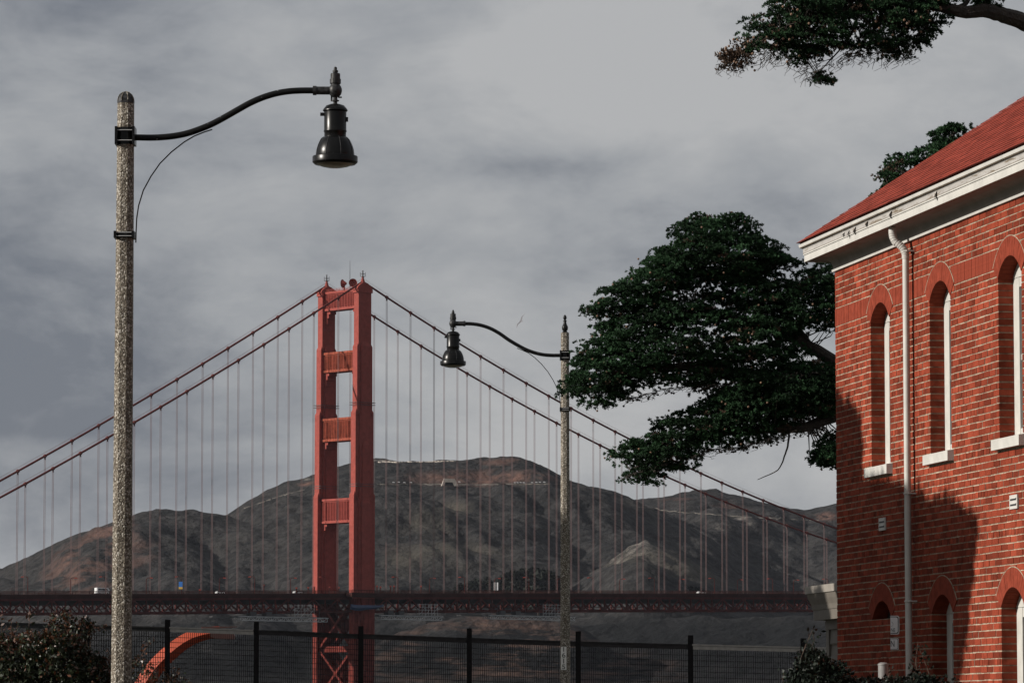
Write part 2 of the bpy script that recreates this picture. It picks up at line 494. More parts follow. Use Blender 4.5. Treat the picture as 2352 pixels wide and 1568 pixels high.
SEA = -6.5
def ground_z(x, y):
    return np.interp(y, [-300, 55, 93, 108, 128, 200, 400], [0, 0, 1.85, 1.85, -7.2, -12, -16])
gx = np.linspace(-500, 500, 120); gy = np.concatenate([np.linspace(-300, 40, 30), np.linspace(44, 140, 60), np.linspace(150, 400, 12)])
GX, GY = np.meshgrid(gx, gy)
M['ground'] = mat('dry_grass_ground', (0.055, 0.052, 0.032), 0.95, (0.8, 0.4, 8.0), bump=(6, 0.6, 0.05))
kind(grid_mesh('ground', GX, GY, ground_z(GX, GY) + 0.10*fbm(GX/4, GY/4, 4, 3), M['ground']), 'structure')

M['water'] = mat('bay_water', (0.020, 0.032, 0.036), 0.12, (0.02, 0.2), bump=(0.12, 0.5, 0.6))
kind(link('water', (lambda m: (m.from_pydata([(-14000,60,SEA),(14000,60,SEA),(14000,32000,SEA),(-14000,32000,SEA)], [], [(0,1,2,3)]), m)[1])(bpy.data.meshes.new('water')), M['water']), 'structure')

# hills: each ridge = crest seen at (x, y) and standing at its own distance
RIDGES = [
 (3700, 800, 1500, [(-420,1470),(-150,1368),(0,1308),(120,1252),(200,1218),(260,1199),(310,1183),(360,1172),(400,1168),(440,1170),(500,1183),(560,1196),(640,1230),(720,1270),(800,1320),(900,1400),(1000,1500)]),
 (3900, 900, 1500, [(200,1450),(350,1320),(450,1225),(520,1181),(560,1152),(610,1128),(660,1106),(720,1089),(790,1071),(866,1057),(960,1058),(1040,1056),(1100,1052),(1150,1048),(1190,1050),(1220,1058),(1260,1078),(1300,1104),(1360,1119),(1420,1137),(1480,1158),(1560,1200),(1650,1250),(1750,1310),(1850,1370),(2000,1450)]),
 (4600, 1150, 1800, [(900,1320),(1200,1235),(1300,1195),(1400,1160),(1460,1147),(1500,1142),(1545,1134),(1600,1128),(1645,1125),(1690,1131),(1730,1141),(1800,1164),(1850,1175),(1880,1167),(1920,1154),(1980,1135),(2100,1105),(2352,1085),(2600,1110),(3000,1200)]),
 (3480, 480, 900, [(1150,1420),(1250,1362),(1350,1320),(1400,1287),(1440,1256),(1480,1239),(1520,1249),(1580,1280),(1650,1318),(1720,1352),(1820,1400),(1950,1460)]),
 (3050, 210, 500, [(560,1640),(800,1530),(880,1466),(960,1440),(1050,1418),(1150,1412),(1250,1418),(1330,1436),(1400,1480),(1500,1560),(1600,1640)]),
 (3200, 380, 900, [(-300,1560),(200,1520),(600,1480),(1000,1470),(1300,1440),(1500,1425),(1800,1410),(2100,1400),(2500,1420)]),
]
def smax(a, b, k):
    h = np.clip(0.5 + 0.5*(a-b)/k, 0, 1)
    return b*(1-h) + a*h + k*h*(1-h)*0.55
hy = np.concatenate([np.linspace(2560, 4700, 430), np.linspace(4712, 6600, 60)])
hx = np.linspace(-640, 640, 420)
HX, HY = np.meshgrid(hx, hy)
HX = HX * HY/3900.0
def hill_height(HX, HY):
    px = 1176 + HX/HY*F
    Z = np.full(HX.shape, -14.0)
    wob = (fbm(HX/420+5, HY/420, 4, 9) - 0.5)
    for (yc, wf, wb, tab) in RIDGES:
        xs = [a for a, b in tab]; cz = [P(a, b, yc).z for a, b in tab]
        hc = np.interp(px, xs, cz)
        yy = yc + wob*0.0
        d = np.where(HY < yy, (yy-HY)/(wf*(1+0.5*wob)), (HY-yy)/wb)
        prof = 1 - np.power(np.clip(d, 0, 3), 1.12)
        near = np.exp(-(d/0.10)**2)
        h = hc - (hc + 14)*(1-prof)
        g = fbm(HX/170 + HY/600, HY/300, 5, 21+int(yc), True)
        h = h - (1-near)*np.clip(prof, 0, 1)*(g-0.62)*92*np.clip(hc/180, 0.25, 1)
        h = h + near*(fbm(HX/40, HY/40, 4, 31)-0.5)*6.0
        Z = smax(Z, h, 9.0)
    Z = Z + (fbm(HX/26, HY/26, 4, 44) - 0.5)*6.0 + (fbm(HX/9, HY/9, 2, 54) - 0.5)*2.2
    return Z
HZ = hill_height(HX, HY)

def hill_extra(t, N, L, mp, cur, mix):
    tcn = [n for n in N if n.bl_idname == 'ShaderNodeTexCoord'][0]
    def noise(sc, det=6, r=0.6, st=None):
        m2 = N.new('ShaderNodeMapping')
        if st: m2.inputs['Scale'].default_value = st
        L.new(tcn.outputs['Object'], m2.inputs['Vector'])
        n = N.new('ShaderNodeTexNoise'); n.inputs['Scale'].default_value = sc; n.inputs['Detail'].default_value = det; n.inputs['Roughness'].default_value = r
        L.new(m2.outputs['Vector'], n.inputs['Vector']); return n.outputs['Fac']
    def ramp(f, a, b):
        r = N.new('ShaderNodeMapRange'); r.clamp = True
        r.inputs['From Min'].default_value = a; r.inputs['From Max'].default_value = b
        L.new(f, r.inputs['Value']); return r.outputs['Result']
    def blob(c, rx, ry, rz):
        m2 = N.new('ShaderNodeMapping'); m2.vector_type = 'TEXTURE'
        m2.inputs['Location'].default_value = c; m2.inputs['Scale'].default_value = (rx, ry, rz)
        L.new(tcn.outputs['Object'], m2.inputs['Vector'])
        ln = N.new('ShaderNodeVectorMath'); ln.operation = 'LENGTH'; L.new(m2.outputs['Vector'], ln.inputs[0])
        return ramp(ln.outputs['Value'], 1.0, 0.35)
    def mul(a, b):
        n = N.new('ShaderNodeMath'); n.operation = 'MULTIPLY'; n.use_clamp = True
        for i, v in enumerate((a, b)):
            if isinstance(v, (int, float)): n.inputs[i].default_value = v
            else: L.new(v, n.inputs[i])
        return n.outputs[0]
    # dry grass patches among dark scrub
    cur = mix(cur, (0.036, 0.034, 0.032, 1), mul(ramp(noise(0.006, 7, 0.65), 0.50, 0.68), 0.75))
    cur = mix(cur, (0.010, 0.011, 0.012, 1), mul(ramp(noise(0.05, 5, 0.7), 0.50, 0.62), 0.8))
    # bare reddish soil, where the slopes have slid
    soil = ramp(noise(0.022, 7, 0.68, (1.0, 1.0, 0.7)), 0.44, 0.58)
    for c, r in SOIL:
        cur = mix(cur, (0.115, 0.064, 0.050, 1), mul(mul(blob(c, *r), soil), 0.85))
    for c, r in ROCK:
        cur = mix(cur, (0.21, 0.19, 0.17, 1), mul(mul(blob(c, *r), ramp(noise(0.06, 7, 0.75), 0.47, 0.64)), 0.75))
    for c, r in GRASS:
        cur = mix(cur, (0.052, 0.047, 0.039, 1), mul(blob(c, *r), ramp(noise(0.02, 6, 0.6), 0.35, 0.6)))
    for c, r in DARK_SLOPE:  # broad near-black patches, most of them low on the slopes
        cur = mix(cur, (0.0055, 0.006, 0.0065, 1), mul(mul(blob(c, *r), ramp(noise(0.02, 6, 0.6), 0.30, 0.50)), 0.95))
    m3 = N.new('ShaderNodeMapping'); m3.inputs['Rotation'].default_value = (0, rad(48), 0); m3.inputs['Scale'].default_value = (0.22, 0.06, 1.5)
    L.new(tcn.outputs['Object'], m3.inputs['Vector'])
    n3 = N.new('ShaderNodeTexNoise'); n3.inputs['Scale'].default_value = 0.085; n3.inputs['Detail'].default_value = 7; n3.inputs['Roughness'].default_value = 0.68
    L.new(m3.outputs['Vector'], n3.inputs['Vector'])
    st = ramp(n3.outputs['Fac'], 0.48, 0.66)
    for c, r in CLIFF:
        cur = mix(cur, (0.100, 0.062, 0.048, 1), mul(mul(blob(c, *r), st), 0.8))
    return cur
def hp(x, y, Y): return tuple(P(x, y, Y))
SOIL = [(hp(190,1262,3450), (66,300,30)), (hp(110,1318,3300), (66,300,24)), (hp(255,1228,3600), (30,260,18)), (hp(1120,1095,3820), (90,120,11)), (hp(1190,1062,3880), (40,100,6)),
        (hp(1150,1425,3050), (30,100,9)), (hp(905,1290,3600), (40,160,14)),
        (hp(1895,1185,4500), (16,120,9)), (hp(1670,1165,4500), (22,120,5)), (hp(1560,1150,4550), (22,120,5)), (hp(700,1108,3850), (10,100,4)), (hp(760,1085,3880),(14,100,5))]
DARK_SLOPE = [(hp(1250,1520,3050), (420,500,34)), (hp(600,1500,3200), (300,600,30)), (hp(950,1500,3000), (60,150,12)), (hp(1080,1540,2960), (40,150,10)), (hp(780,1480,3100), (120,300,24)), (hp(1650,1480,3150), (130,260,34)), (hp(1400,1450,3150), (60,200,22)), (hp(1880,1480,3250), (110,260,34)), (hp(1190,1450,3040), (22,120,14)), (hp(1180,1510,3000), (16,120,22)), (hp(600,1500,3000), (120,300,26)), (hp(300,1490,2900), (120,300,26)), (hp(1300,1150,3850), (50,200,9))]
CLIFF = [(hp(990,1510,2990), (75,150,32)), (hp(1130,1480,3000), (75,150,30)), (hp(1240,1510,3000), (70,150,34)), (hp(1340,1520,3000), (55,150,30)), (hp(1440,1540,3050), (50,150,20))]
ROCK = [(hp(1425,1276,3450), (46,120,16)), (hp(1435,1268,3450), (22,80,10)), (hp(1400,1295,3440), (20,80,8)), (hp(1470,1245,3470), (14,80,6)), (hp(1375,1315,3430), (22,80,5)), (hp(1690,1205,4400), (20,150,14)), (hp(1648,1225,4400), (14,150,10)), (hp(700,1098,3870), (9,60,3)), (hp(960,1058,3900), (60,60,1.5))]
GRASS = [(hp(1560,1296,3440), (80,180,24)), (hp(990,1225,3650), (28,300,30)), (hp(935,1290,3500), (22,300,22)), (hp(1040,1180,3750), (22,250,16)), (hp(1050,1290,3550), (60,250,22)), (hp(1450,1190,4000), (40,300,14))]
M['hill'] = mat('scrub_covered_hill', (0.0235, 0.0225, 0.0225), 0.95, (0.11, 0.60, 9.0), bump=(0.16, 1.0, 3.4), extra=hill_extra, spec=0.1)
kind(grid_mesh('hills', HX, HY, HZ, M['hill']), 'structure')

# ------------------------------------------------------------------ air between here and the far shore
M['haze'] = bpy.data.materials.new('haze_air'); M['haze'].use_nodes = True
hn = M['haze'].node_tree; hn.nodes.clear()
ho = hn.nodes.new('ShaderNodeOutputMaterial'); hv = hn.nodes.new('ShaderNodeVolumePrincipled')
hv.inputs['Color'].default_value = (0.80, 0.86, 1.0, 1)
hv.inputs['Density'].default_value = HAZE_DENSITY = 0.0000075
hv.inputs['Anisotropy'].default_value = 0.2
hn.links.new(hv.outputs['Volume'], ho.inputs['Volume'])
if HAZE_DENSITY > 0:
    hz = MB().box(-14500, 14500, -400, 32500, -20, 420).build('haze', M['haze']); kind(hz, 'stuff')

# ------------------------------------------------------------------ bridge
ALPHA = rad(42.0)
TC = P(789, 1400, 2084); TC = Vector((TC.x, TC.y, SEA))
bridge = empty('suspension_bridge', TC, ALPHA)
tag(bridge, 'red orange suspension bridge with tall tower, cables and truss deck across the bay', 'bridge')
ax = Vector((math.cos(ALPHA), math.sin(ALPHA), 0)); wx = Vector((-math.sin(ALPHA), math.cos(ALPHA), 0))
HW = 13.7                               # cables and trusses stand this far off the centre line
def bl(s, y, z=0): return TC + ax*s + wx*y + Vector((0, 0, z))
def bz(ypx, s=0.0, y=-HW):              # height above the water of picture row ypx at that place of the bridge
    w = bl(s, y)
    return P(1176, ypx, w.y).z - SEA
def s_at(px, y):
    lo, hi = -420.0, 900.0
    for _ in range(50):
        m_ = (lo+hi)/2
        if PX(bl(m_, y, 75))[0] < px: lo = m_
        else: hi = m_
    return lo
ZD0 = bz(1355.0)                        # deck line at the tower
def deck_z(s): return ZD0 + 0.0215*s - 0.0000065*s*s
# tower ----------------------------------------------------------------
tower = empty('tower', (0,0,0)); tower.parent = bridge
zt = [bz(v) for v in (1720, 1137, 946, 795, 668)]
WB = 3.5
secs = [ # bottom, top, list of (width across, length along)
 (0.0, zt[1], [(WB, 13.2), (WB+1.6, 8.4), (WB+3.2, 5.6)]),
 (zt[1], zt[2], [(WB, 11.4), (WB+1.6, 7.2), (WB+2.6, 4.6)]),
 (zt[2], zt[3], [(WB, 9.6), (WB+1.6, 5.4)]),
 (zt[3], zt[4], [(WB, 8.0)]),
]
for y0 in (-HW, HW):
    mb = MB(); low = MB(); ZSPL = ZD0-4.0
    for i, (z0, z1, lst) in enumerate(secs):
        for j, (w, l) in enumerate(lst):
            top = z1 - 2.0*j - (0.4 if i else 0)
            if i == 1 and j == 2: top = z1 - 16
            if i == 2 and j == 1: top = z1 + 0.0
            if i == 2:
                pass
            x0, x1, ya, yb = -l/2, l/2, y0-w/2, y0+w/2
            zb = z0 - (2.5 if i else 0)
            if i == 0:
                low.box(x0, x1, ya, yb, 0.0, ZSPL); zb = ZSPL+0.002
            if i < 3:   # sloped shoulders
                ins = min(0.9, w/2-0.6)
                mb.add([(x0,ya,zb),(x1,ya,zb),(x1,yb,zb),(x0,yb,zb),(x0,ya,top),(x1,ya,top),(x1,yb,top),(x0,yb,top),
                        (x0+ins,ya+ins*0.6,top+2.2),(x1-ins,ya+ins*0.6,top+2.2),(x1-ins,yb-ins*0.6,top+2.2),(x0+ins,yb-ins*0.6,top+2.2)],
                       [(0,3,2,1),(0,1,5,4),(1,2,6,5),(2,3,7,6),(3,0,4,7),(4,5,9,8),(5,6,10,9),(6,7,11,10),(7,4,8,11),(8,9,10,11)])
            else:
                mb.box(x0, x1, ya, yb, zb, top)
    leg = mb.build('leg', M['orange'], tower)
    low.build('lower_leg', M['orange_shaded'], tower)
    for zc in (bz(930), bz(1117)):      # service catwalk rings
        rg = MB()
        w, l = WB+2.4, 11.4
        for a, b in (((-l/2,y0-w/2),(l/2,y0-w/2)), ((l/2,y0-w/2),(l/2,y0+w/2)), ((l/2,y0+w/2),(-l/2,y0+w/2)), ((-l/2,y0+w/2),(-l/2,y0-w/2))):
            for dz in (0, 1.1): rg.bar((*a, zc+dz), (*b, zc+dz), 0.22)
        rg.build('catwalk', M['dark_steel'], leg_parent if False else tower)
    # saddle housing
    sd = MB()
    zt0 = zt[4] - 0.4
    sd.box(-4.6, 4.6, y0-2.1, y0+2.1, zt0-0.6, zt0+0.8)
    prof = [(-5.0,0.8),(-4.3,2.2),(-2.6,3.6),(-1.2,4.3),(1.2,4.3),(2.6,3.6),(4.3,2.2),(5.0,0.8)]
    sd.prism([(a, zt0+b) for a, b in prof], 1, y0-1.75, y0+1.75)
    sd.lathe([(1.3,4.2),(0.9,5.4),(0.55,6.4),(0.5,7.2)], 8, (0, y0, zt0))
    sd.build('saddle_housing', M['orange'], tower)
    bc = MB()
    bc.box(-0.9,0.9,y0-0.9,y0+0.9,zt0+7.3,zt0+7.5).box(-1.0,1.0,y0-0.9,y0+0.9,zt0+8.5,zt0+8.65)
    for a in (-0.85,0.85):
        for b in (-0.85,0.85): bc.bar((a,y0+b,zt0+7.3),(a,y0+b,zt0+9.4),0.16)
    bc.bar((0,y0,zt0+7),(0,y0,zt0+10.4),0.4)
    bc.build('beacon', M['dark_steel'], tower)
# struts between the legs
def strut(z0, z1, dep, m):
    st = MB()
    st.box(-dep/2, dep/2, -HW+1.4, HW-1.4, z0, z1)
    st.box(-dep/2-0.5, dep/2+0.5, -HW+1.4, HW-1.4, z1-1.1, z1-0.002).box(-dep/2-0.5, dep/2+0.5, -HW+1.4, HW-1.4, z0+0.002, z0+1.1)
    n = 11
    for k in range(n):                  # art-deco flutes
        y = -HW+3.4 + (2*HW-6.8)*k/(n-1)
        for sx in (-1, 1):
            st.prism([(y-0.75, 0), (y+0.75, 0), (y, 0.42)] if False else [(sx*(dep/2), y-0.8), (sx*(dep/2+0.85), y), (sx*(dep/2), y+0.8)], 2, z0+1.5, z1-1.6)
    o = st.build('strut', m, tower)
    # stepped corner brackets under the strut
    for sy in (-1, 1):
        bk = MB()
        for a, hgt in ((0.9, 9.5), (1.7, 6.2), (2.7, 3.4), (3.8, 1.5)):
            yy = sy*(HW-1.3)
            bk.box(-dep/2+0.4+0.05*a, dep/2-0.4-0.05*a, min(yy, yy-sy*a), max(yy, yy-sy*a), z0-hgt, z0-0.003)
        bk.build('bracket', M['orange'], tower)
strut(bz(712,0,0), bz(668,0,0), 5.0, M['orange'])
strut(bz(854,0,0), bz(808,0,0), 6.2, M['orange_dirty'])
strut(bz(1013,0,0), bz(960,0,0), 7.4, M['orange_dirty'])
strut(bz(1201,0,0), bz(1145,0,0), 8.4, M['orange'])
# cross bracing below the deck
br = MB()
zl = [bz(v,0,0) for v in (1378, 1490, 1603, 1700)]
for za, zb in zip(zl[:-1], zl[1:]):
    for sx in (-3.4, 3.4):
        br.bar((sx,-HW+1,za),(sx,HW-1,zb),1.2,3.6,(1,0,0)).bar((sx,HW-1,za),(sx,-HW+1,zb),1.15,3.5,(1,0,0))
    br.box(-3.42,3.42,-3.2,3.2,(za+zb)/2-2.4,(za+zb)/2+2.4)
    br.box(-3.5,3.5,-HW+1.5,HW-1.5,zb-1.4,zb+1.4)
br.build('cross_bracing', M['orange_shaded'], tower)
MB().lathe([(17,-8),(17,8.0),(16,9.5)], 28, (0,0,0)).build('pier', M['stone'], tower)
# horns and mast on the top strut
ztop = bz(668,0,0)
for k, (dy, ang) in enumerate(((-1.2, rad(200)), (-6.0, rad(330)))):
    h = MB().lathe([(0.4,-1.4),(0.6,-1.2),(1.8,0.7),(2.1,0.8),(1.9,0.75),(0.4,-0.5)], 20)
    o = h.build('horn', M['orange'], tower, True)
    o.location = (-1.4+1.5*k, dy, ztop+3.4); o.rotation_euler = (rad(90), 0, ang)
    MB().box(-1.6+1.5*k,-1.0+1.5*k,dy-0.3,dy+0.3,ztop-0.3,ztop+3.0).build('horn_bracket', M['orange'], tower)
MB().tube([(0,-4,ztop),(0,-4,ztop+9),(0,-4,ztop+14.5)],[0.16,0.12,0.07],6).build('mast', M['dark_steel'], tower)
ra = MB()
for sx in (-2.3, 2.3):
    for dz in (0.6, 1.2): ra.bar((sx,-HW+2,ztop+dz),(sx,HW-2,ztop+dz),0.12)
    for k in range(12): ra.bar((sx,-HW+2.2+k*2.1,ztop),(sx,-HW+2.2+k*2.1,ztop+1.2),0.12)
ra.build('railing', M['orange'], tower)

# main cables ------------------------------------------------------------
ZC = zt[4] + 4.6
SAG = 143.0
def cable_z(s):
    if s >= 0: return ZC - SAG*(1-(1-s/640.0)**2)
    q = -s
    return ZC - 0.575*q + 0.00022*q*q
SMIN, SMAX = -330.0, 560.0
ropes = {}
for y0 in (-HW, HW):
    pts = [(s, y0, cable_z(s)) for s in np.linspace(SMIN, SMAX, 110)]
    pts = [p for p in pts if p[0] < -1] + [(0, y0, ZC)] + [p for p in pts if p[0] > 1]
    cb = MB().tube(pts, 0.52, 8).build('main_cable', M['cable'], bridge, True)
    hr = MB()
    for dy in (-0.6, 0.6):
        hr.tube([(p[0], y0+dy, p[2]+1.6) for p in pts], 0.035, 4)
    hr.build('hand_rope', M['cable'], cb)
    band = MB().tube([(-0.75,0,0),(-0.45,0,0),(0.45,0,0),(0.75,0,0)],[0.58,0.86,0.86,0.58],8).mesh('cable_band')
    sus = {}
    for k in range(int(SMIN//15.24)+1, int(SMAX//15.24)+1):
        s = k*15.24
        if abs(s) < 5: continue
        zc = cable_z(s); zd = deck_z(s) - 3
        px = PX(bl(s, y0, 70))[0]
        if px < -60 or px > 1990: continue
        sl = (cable_z(s+1)-cable_z(s-1))/2 if abs(s) > 2 else 0
        b = link('cable_band', band, M['cable'], cb); b.location = (s, y0, zc); b.rotation_euler = (0, -math.atan(sl), 0)
        mb = MB()
        for dx in (-0.34, 0.34):
            mb.bar((s+dx, y0, zd), (s+dx, y0, zc-1.4), 0.13, 0.13)
        mb.box(s-0.36, s+0.36, y0-0.2, y0+0.2, zc-1.7, zc-0.3)
        mb.build('suspender', M['rope'], bridge)
# deck and stiffening trusses ---------------------------------------------
S0, S1 = -330.0, 560.0
def strip(name, y0, y1, dz0, dz1, m, parent, n=40):
    mb = MB(); ss = np.linspace(S0, S1, n)
    vs = []; fs = []
    for s in ss:
        z = deck_z(s); vs += [(s,y0,z+dz0),(s,y1,z+dz0),(s,y1,z+dz1),(s,y0,z+dz1)]
    for i in range(n-1):
        for k in range(4):
            k2 = (k+1) % 4
            fs.append((i*4+k, (i+1)*4+k, (i+1)*4+k2, i*4+k2))
    fs += [(0,1,2,3), tuple((n-1)*4+q for q in (3,2,1,0))]
    return mb.add(vs, fs).build(name, m, parent)
deck = empty('deck', (0,0,0)); deck.parent = bridge
strip('roadway', -10.5, 10.5, -2.6, -1.5, M['asphalt'], deck)
for sgn in (-1, 1):
    a = sgn*(HW+0.6)
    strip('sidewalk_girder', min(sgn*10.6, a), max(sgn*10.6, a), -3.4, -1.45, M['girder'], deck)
    rl = MB()
    for s in np.arange(S0, S1, 3.81):
        rl.bar((s, a, deck_z(s)-1.4), (s, a, deck_z(s)-0.05), 0.16)
    kind(rl.build('railing_posts', M['girder'], deck), 'stuff')
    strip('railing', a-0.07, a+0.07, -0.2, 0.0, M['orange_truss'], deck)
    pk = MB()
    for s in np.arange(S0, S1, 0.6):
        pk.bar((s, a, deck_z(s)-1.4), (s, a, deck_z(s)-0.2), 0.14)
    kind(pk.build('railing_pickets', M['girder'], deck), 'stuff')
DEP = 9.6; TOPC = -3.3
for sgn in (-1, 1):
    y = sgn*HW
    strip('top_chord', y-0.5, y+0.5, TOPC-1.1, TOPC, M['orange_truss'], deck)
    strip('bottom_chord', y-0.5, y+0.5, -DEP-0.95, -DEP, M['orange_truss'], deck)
    k0, k1 = int(S0//7.62)+1, int(S1//7.62)
    diag = {}
    mbj = MB()
    for k in range(k0, k1):
        sa, sb = k*7.62, (k+1)*7.62
        px = PX(bl(sa, y, 70))[0]
        if px < -90 or px > 1985: continue
        za, zb = deck_z(sa), deck_z(sb)
        up = (k % 2 == 0)               # peaks at the even panel points, where the ropes come down
        p = (sa, y, za+(TOPC-0.8 if up else -DEP-0.4)); q = (sb, y, zb+(-DEP-0.4 if up else TOPC-0.8))
        if sgn < 0:
            MB().bar(p, q, 0.62, 0.62, (0,1,0)).build('diagonal', M['orange_truss'], deck)
            vt = MB().box(sa-0.24, sa+0.24, y-0.36, y+0.36, za-DEP-0.01, za+TOPC-1.09)
            vt.build('vertical', M['orange_truss'], deck)
            g = MB()
            zz = za+(TOPC-1.1) if up else za-DEP
            if up: g.prism([(sa-1.4,zz+0.9),(sa+1.4,zz+0.9),(sa+0.8,zz-0.8),(sa-0.8,zz-0.8)],1,y-0.56,y+0.56)
            else: g.prism([(sa-1.4,zz-0.9),(sa-0.8,zz+0.8),(sa+0.8,zz+0.8),(sa+1.4,zz-0.9)],1,y-0.56,y+0.56)
            g.build('gusset', M['orange_truss'], deck)
        else:
            mbj.bar(p, q, 0.6, 0.6, (0,1,0)).box(sa-0.24, sa+0.24, y-0.36, y+0.36, za-DEP-0.01, za+TOPC-1.09)
    if sgn > 0: kind(mbj.build('far_truss_bars', M['orange_truss'], deck), 'stuff')
fb = MB(); lt = MB()
for k in range(int(S0//7.62)+1, int(S1//7.62)):
    s = k*7.62; z = deck_z(s)
    fb.box(s-0.3, s+0.3, -HW+0.4, HW-0.4, z-6.2, z-2.62)
    if k % 2 == 0:
        lt.bar((s,-HW,z-DEP-0.5),(s+7.62,HW,deck_z(s+7.62)-DEP-0.5),0.5,0.45)
        lt.bar((s+15.24,-HW,z-DEP-0.52),(s+7.62,HW,deck_z(s+7.62)-DEP-0.52),0.5,0.45)
        for yy in (-6, 0, 6):
            lt.bar((s, yy, z-6), (s+3.8, yy, z-DEP-0.3), 0.35)
        lt.box(s-0.25, s+0.25, -HW+0.4, HW-0.4, z-DEP-0.9, z-DEP-0.3)
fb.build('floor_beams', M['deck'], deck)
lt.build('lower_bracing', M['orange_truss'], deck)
strip('service_pipe', -HW-0.75, -HW-0.55, -8.6, -8.35, M['orange_truss'], deck)

for sy in (-1, 1):
    bal = MB(); yy0, yy1 = sy*(HW+3.6), sy*(HW+5.2)
    bal.box(-10.5, 10.5, min(yy0,yy1), max(yy0,yy1), ZD0-3.5, ZD0-1.4)
    bal.box(-10.5, 10.5, sy*(HW+5.12)-0.06, sy*(HW+5.12)+0.06, ZD0-0.2, ZD0+0.05)
    for k in range(22): bal.bar((-10.4+k*0.99, sy*(HW+5.12), ZD0-1.39), (-10.4+k*0.99, sy*(HW+5.12), ZD0-0.2), 0.16)
    for sx in (-1, 1): bal.box(min(sx*8.2,sx*10.5), max(sx*8.2,sx*10.5), min(sy*(HW+0.7),sy*(HW+3.59)), max(sy*(HW+0.7),sy*(HW+3.59)), ZD0-3.45, ZD0-1.45)
    bal.build('tower_balcony', M['girder'], deck)
# deck lamps, in two rows -------------------------------------------------
def deck_lamp_mesh(side):
    mb = MB().tube([(0,0,0),(0,0,1.0),(0,0,7.2)],[0.26,0.2,0.15],6)
    pts = [(0,0,7.0)] + [(-side*(1.1-1.1*math.cos(t)), 0, 7.0+1.0*math.sin(t)) for t in np.linspace(0.2, 1.5, 5)]
    pts.append((-side*2.1, 0, 8.0))
    mb.tube(pts, 0.15, 6)
    return mb.mesh('post')
def deck_head_mesh(side):
    return MB().prism([(-side*1.7,7.72),(-side*3.1,7.62),(-side*3.0,8.05),(-side*1.9,8.2)] if side > 0 else [(3.1,7.62),(1.7,7.72),(1.9,8.2),(3.0,8.05)],1,-0.32,0.32).mesh('lamp_head')
dm = {1: (deck_lamp_mesh(1), deck_head_mesh(1)), -1: (deck_lamp_mesh(-1), deck_head_mesh(-1))}
def deck_lamp(px, near, n):
    y = -10.9 if near else 10.9
    s = s_at(px, y)
    w = bl(s, y, deck_z(s)-1.4)
    o = empty('bridge_lamp', w, 0.0)
    link('post', dm[1 if near else -1][0], M['orange_truss'], o)
    link('lamp_head', dm[1 if near else -1][1], M['orange'], o)
    return o
A_ = [64, 243, 417, 585, 747, 914, 1067, 1215, 1362, 1503, 1641, 1775, 1902]
B_ = [162, 336, 504, 667, 987, 1136, 1281, 1423, 1560, 1694, 1823]
WA = ['far left end of the deck in view', 'white van just left of the grey post', 'blue and yellow board', 'third of its row left of the tower', 'far tower leg', 'first right of the tower', 'second right of the tower', 'left of the thin grey post', 'right of the thin grey post', 'second right of the thin grey post', 'third right of the thin grey post', 'fourth right of the thin grey post', 'brick building corner']
ordn = ['first','second','third','fourth','fifth','sixth','seventh','eighth','ninth','tenth','eleventh','twelfth','thirteenth']
for i, px in enumerate(A_):
    tag(deck_lamp(px, True, i), f'orange bridge deck lamp with head pointing left, {ordn[i]} such lamp from left', 'street lamp', 'lamps along the bridge deck')
for i, px in enumerate(B_):
    tag(deck_lamp(px, False, i), f'orange bridge deck lamp with head pointing right, {ordn[i]} such lamp from left', 'street lamp', 'lamps along the bridge deck')

# vehicles on the deck
def vehicle(name, s, y, L_, Wd, H, m, label, cat, van=False):
    o = empty(name, bl(s, y, deck_z(s)-1.5), ALPHA)
    b = MB()
    if van: pr = [(-L_/2,0.45),(L_/2,0.45),(L_/2,H*0.55),(L_/2-0.9,H*0.95),(L_/2-1.1,H),(-L_/2+0.1,H),(-L_/2,H*0.9)]
    else: pr = [(-L_/2,0.35),(L_/2,0.35),(L_/2,H*0.55),(L_/2-1.1,H*0.62),(L_/2-1.8,H),(-L_/2+1.0,H),(-L_/2+0.3,H*0.62),(-L_/2,H*0.58)]
    b.prism(pr, 1, -Wd/2, Wd/2).build('body', m, o)
    g = MB().prism([(-L_/2+0.5,H*0.60),(L_/2-1.0,H*0.60),(L_/2-1.5,H*0.88),(-L_/2+0.6,H*0.88)],1,-Wd/2-0.02,Wd/2+0.02)
    g.build('side_windows', M['glass'], o)
    for sx in (-1, 1):
        for sy in (-1, 1):
            MB().tube([(sx*L_*0.31,sy*(Wd/2-0.25),0.36),(sx*L_*0.31,sy*(Wd/2+0.01),0.36)],0.36,10).build('wheel', M['tyre'], o)
    return tag(o, label, cat)
vehicle('parked_van', s_at(235,-9), -9.0, 7.2, 2.2, 3.0, M['car_white'], 'white van on the bridge deck just left of the near grey post', 'van', True)
vehicle('car', s_at(505,-9), -9.0, 4.5, 1.85, 1.55, M['car_white'], 'pale car top showing over the deck railing midway between near post and tower', 'car')
vehicle('car', s_at(683,-9), -9.0, 4.5, 1.85, 1.6, M['car_white'], 'pale car top over the deck railing just left of the tower', 'car')
vehicle('car', s_at(1610,-9), -9.0, 4.5, 1.85, 1.6, M['car_white'], 'pale car top over the deck railing in front of the rocky spur', 'car')
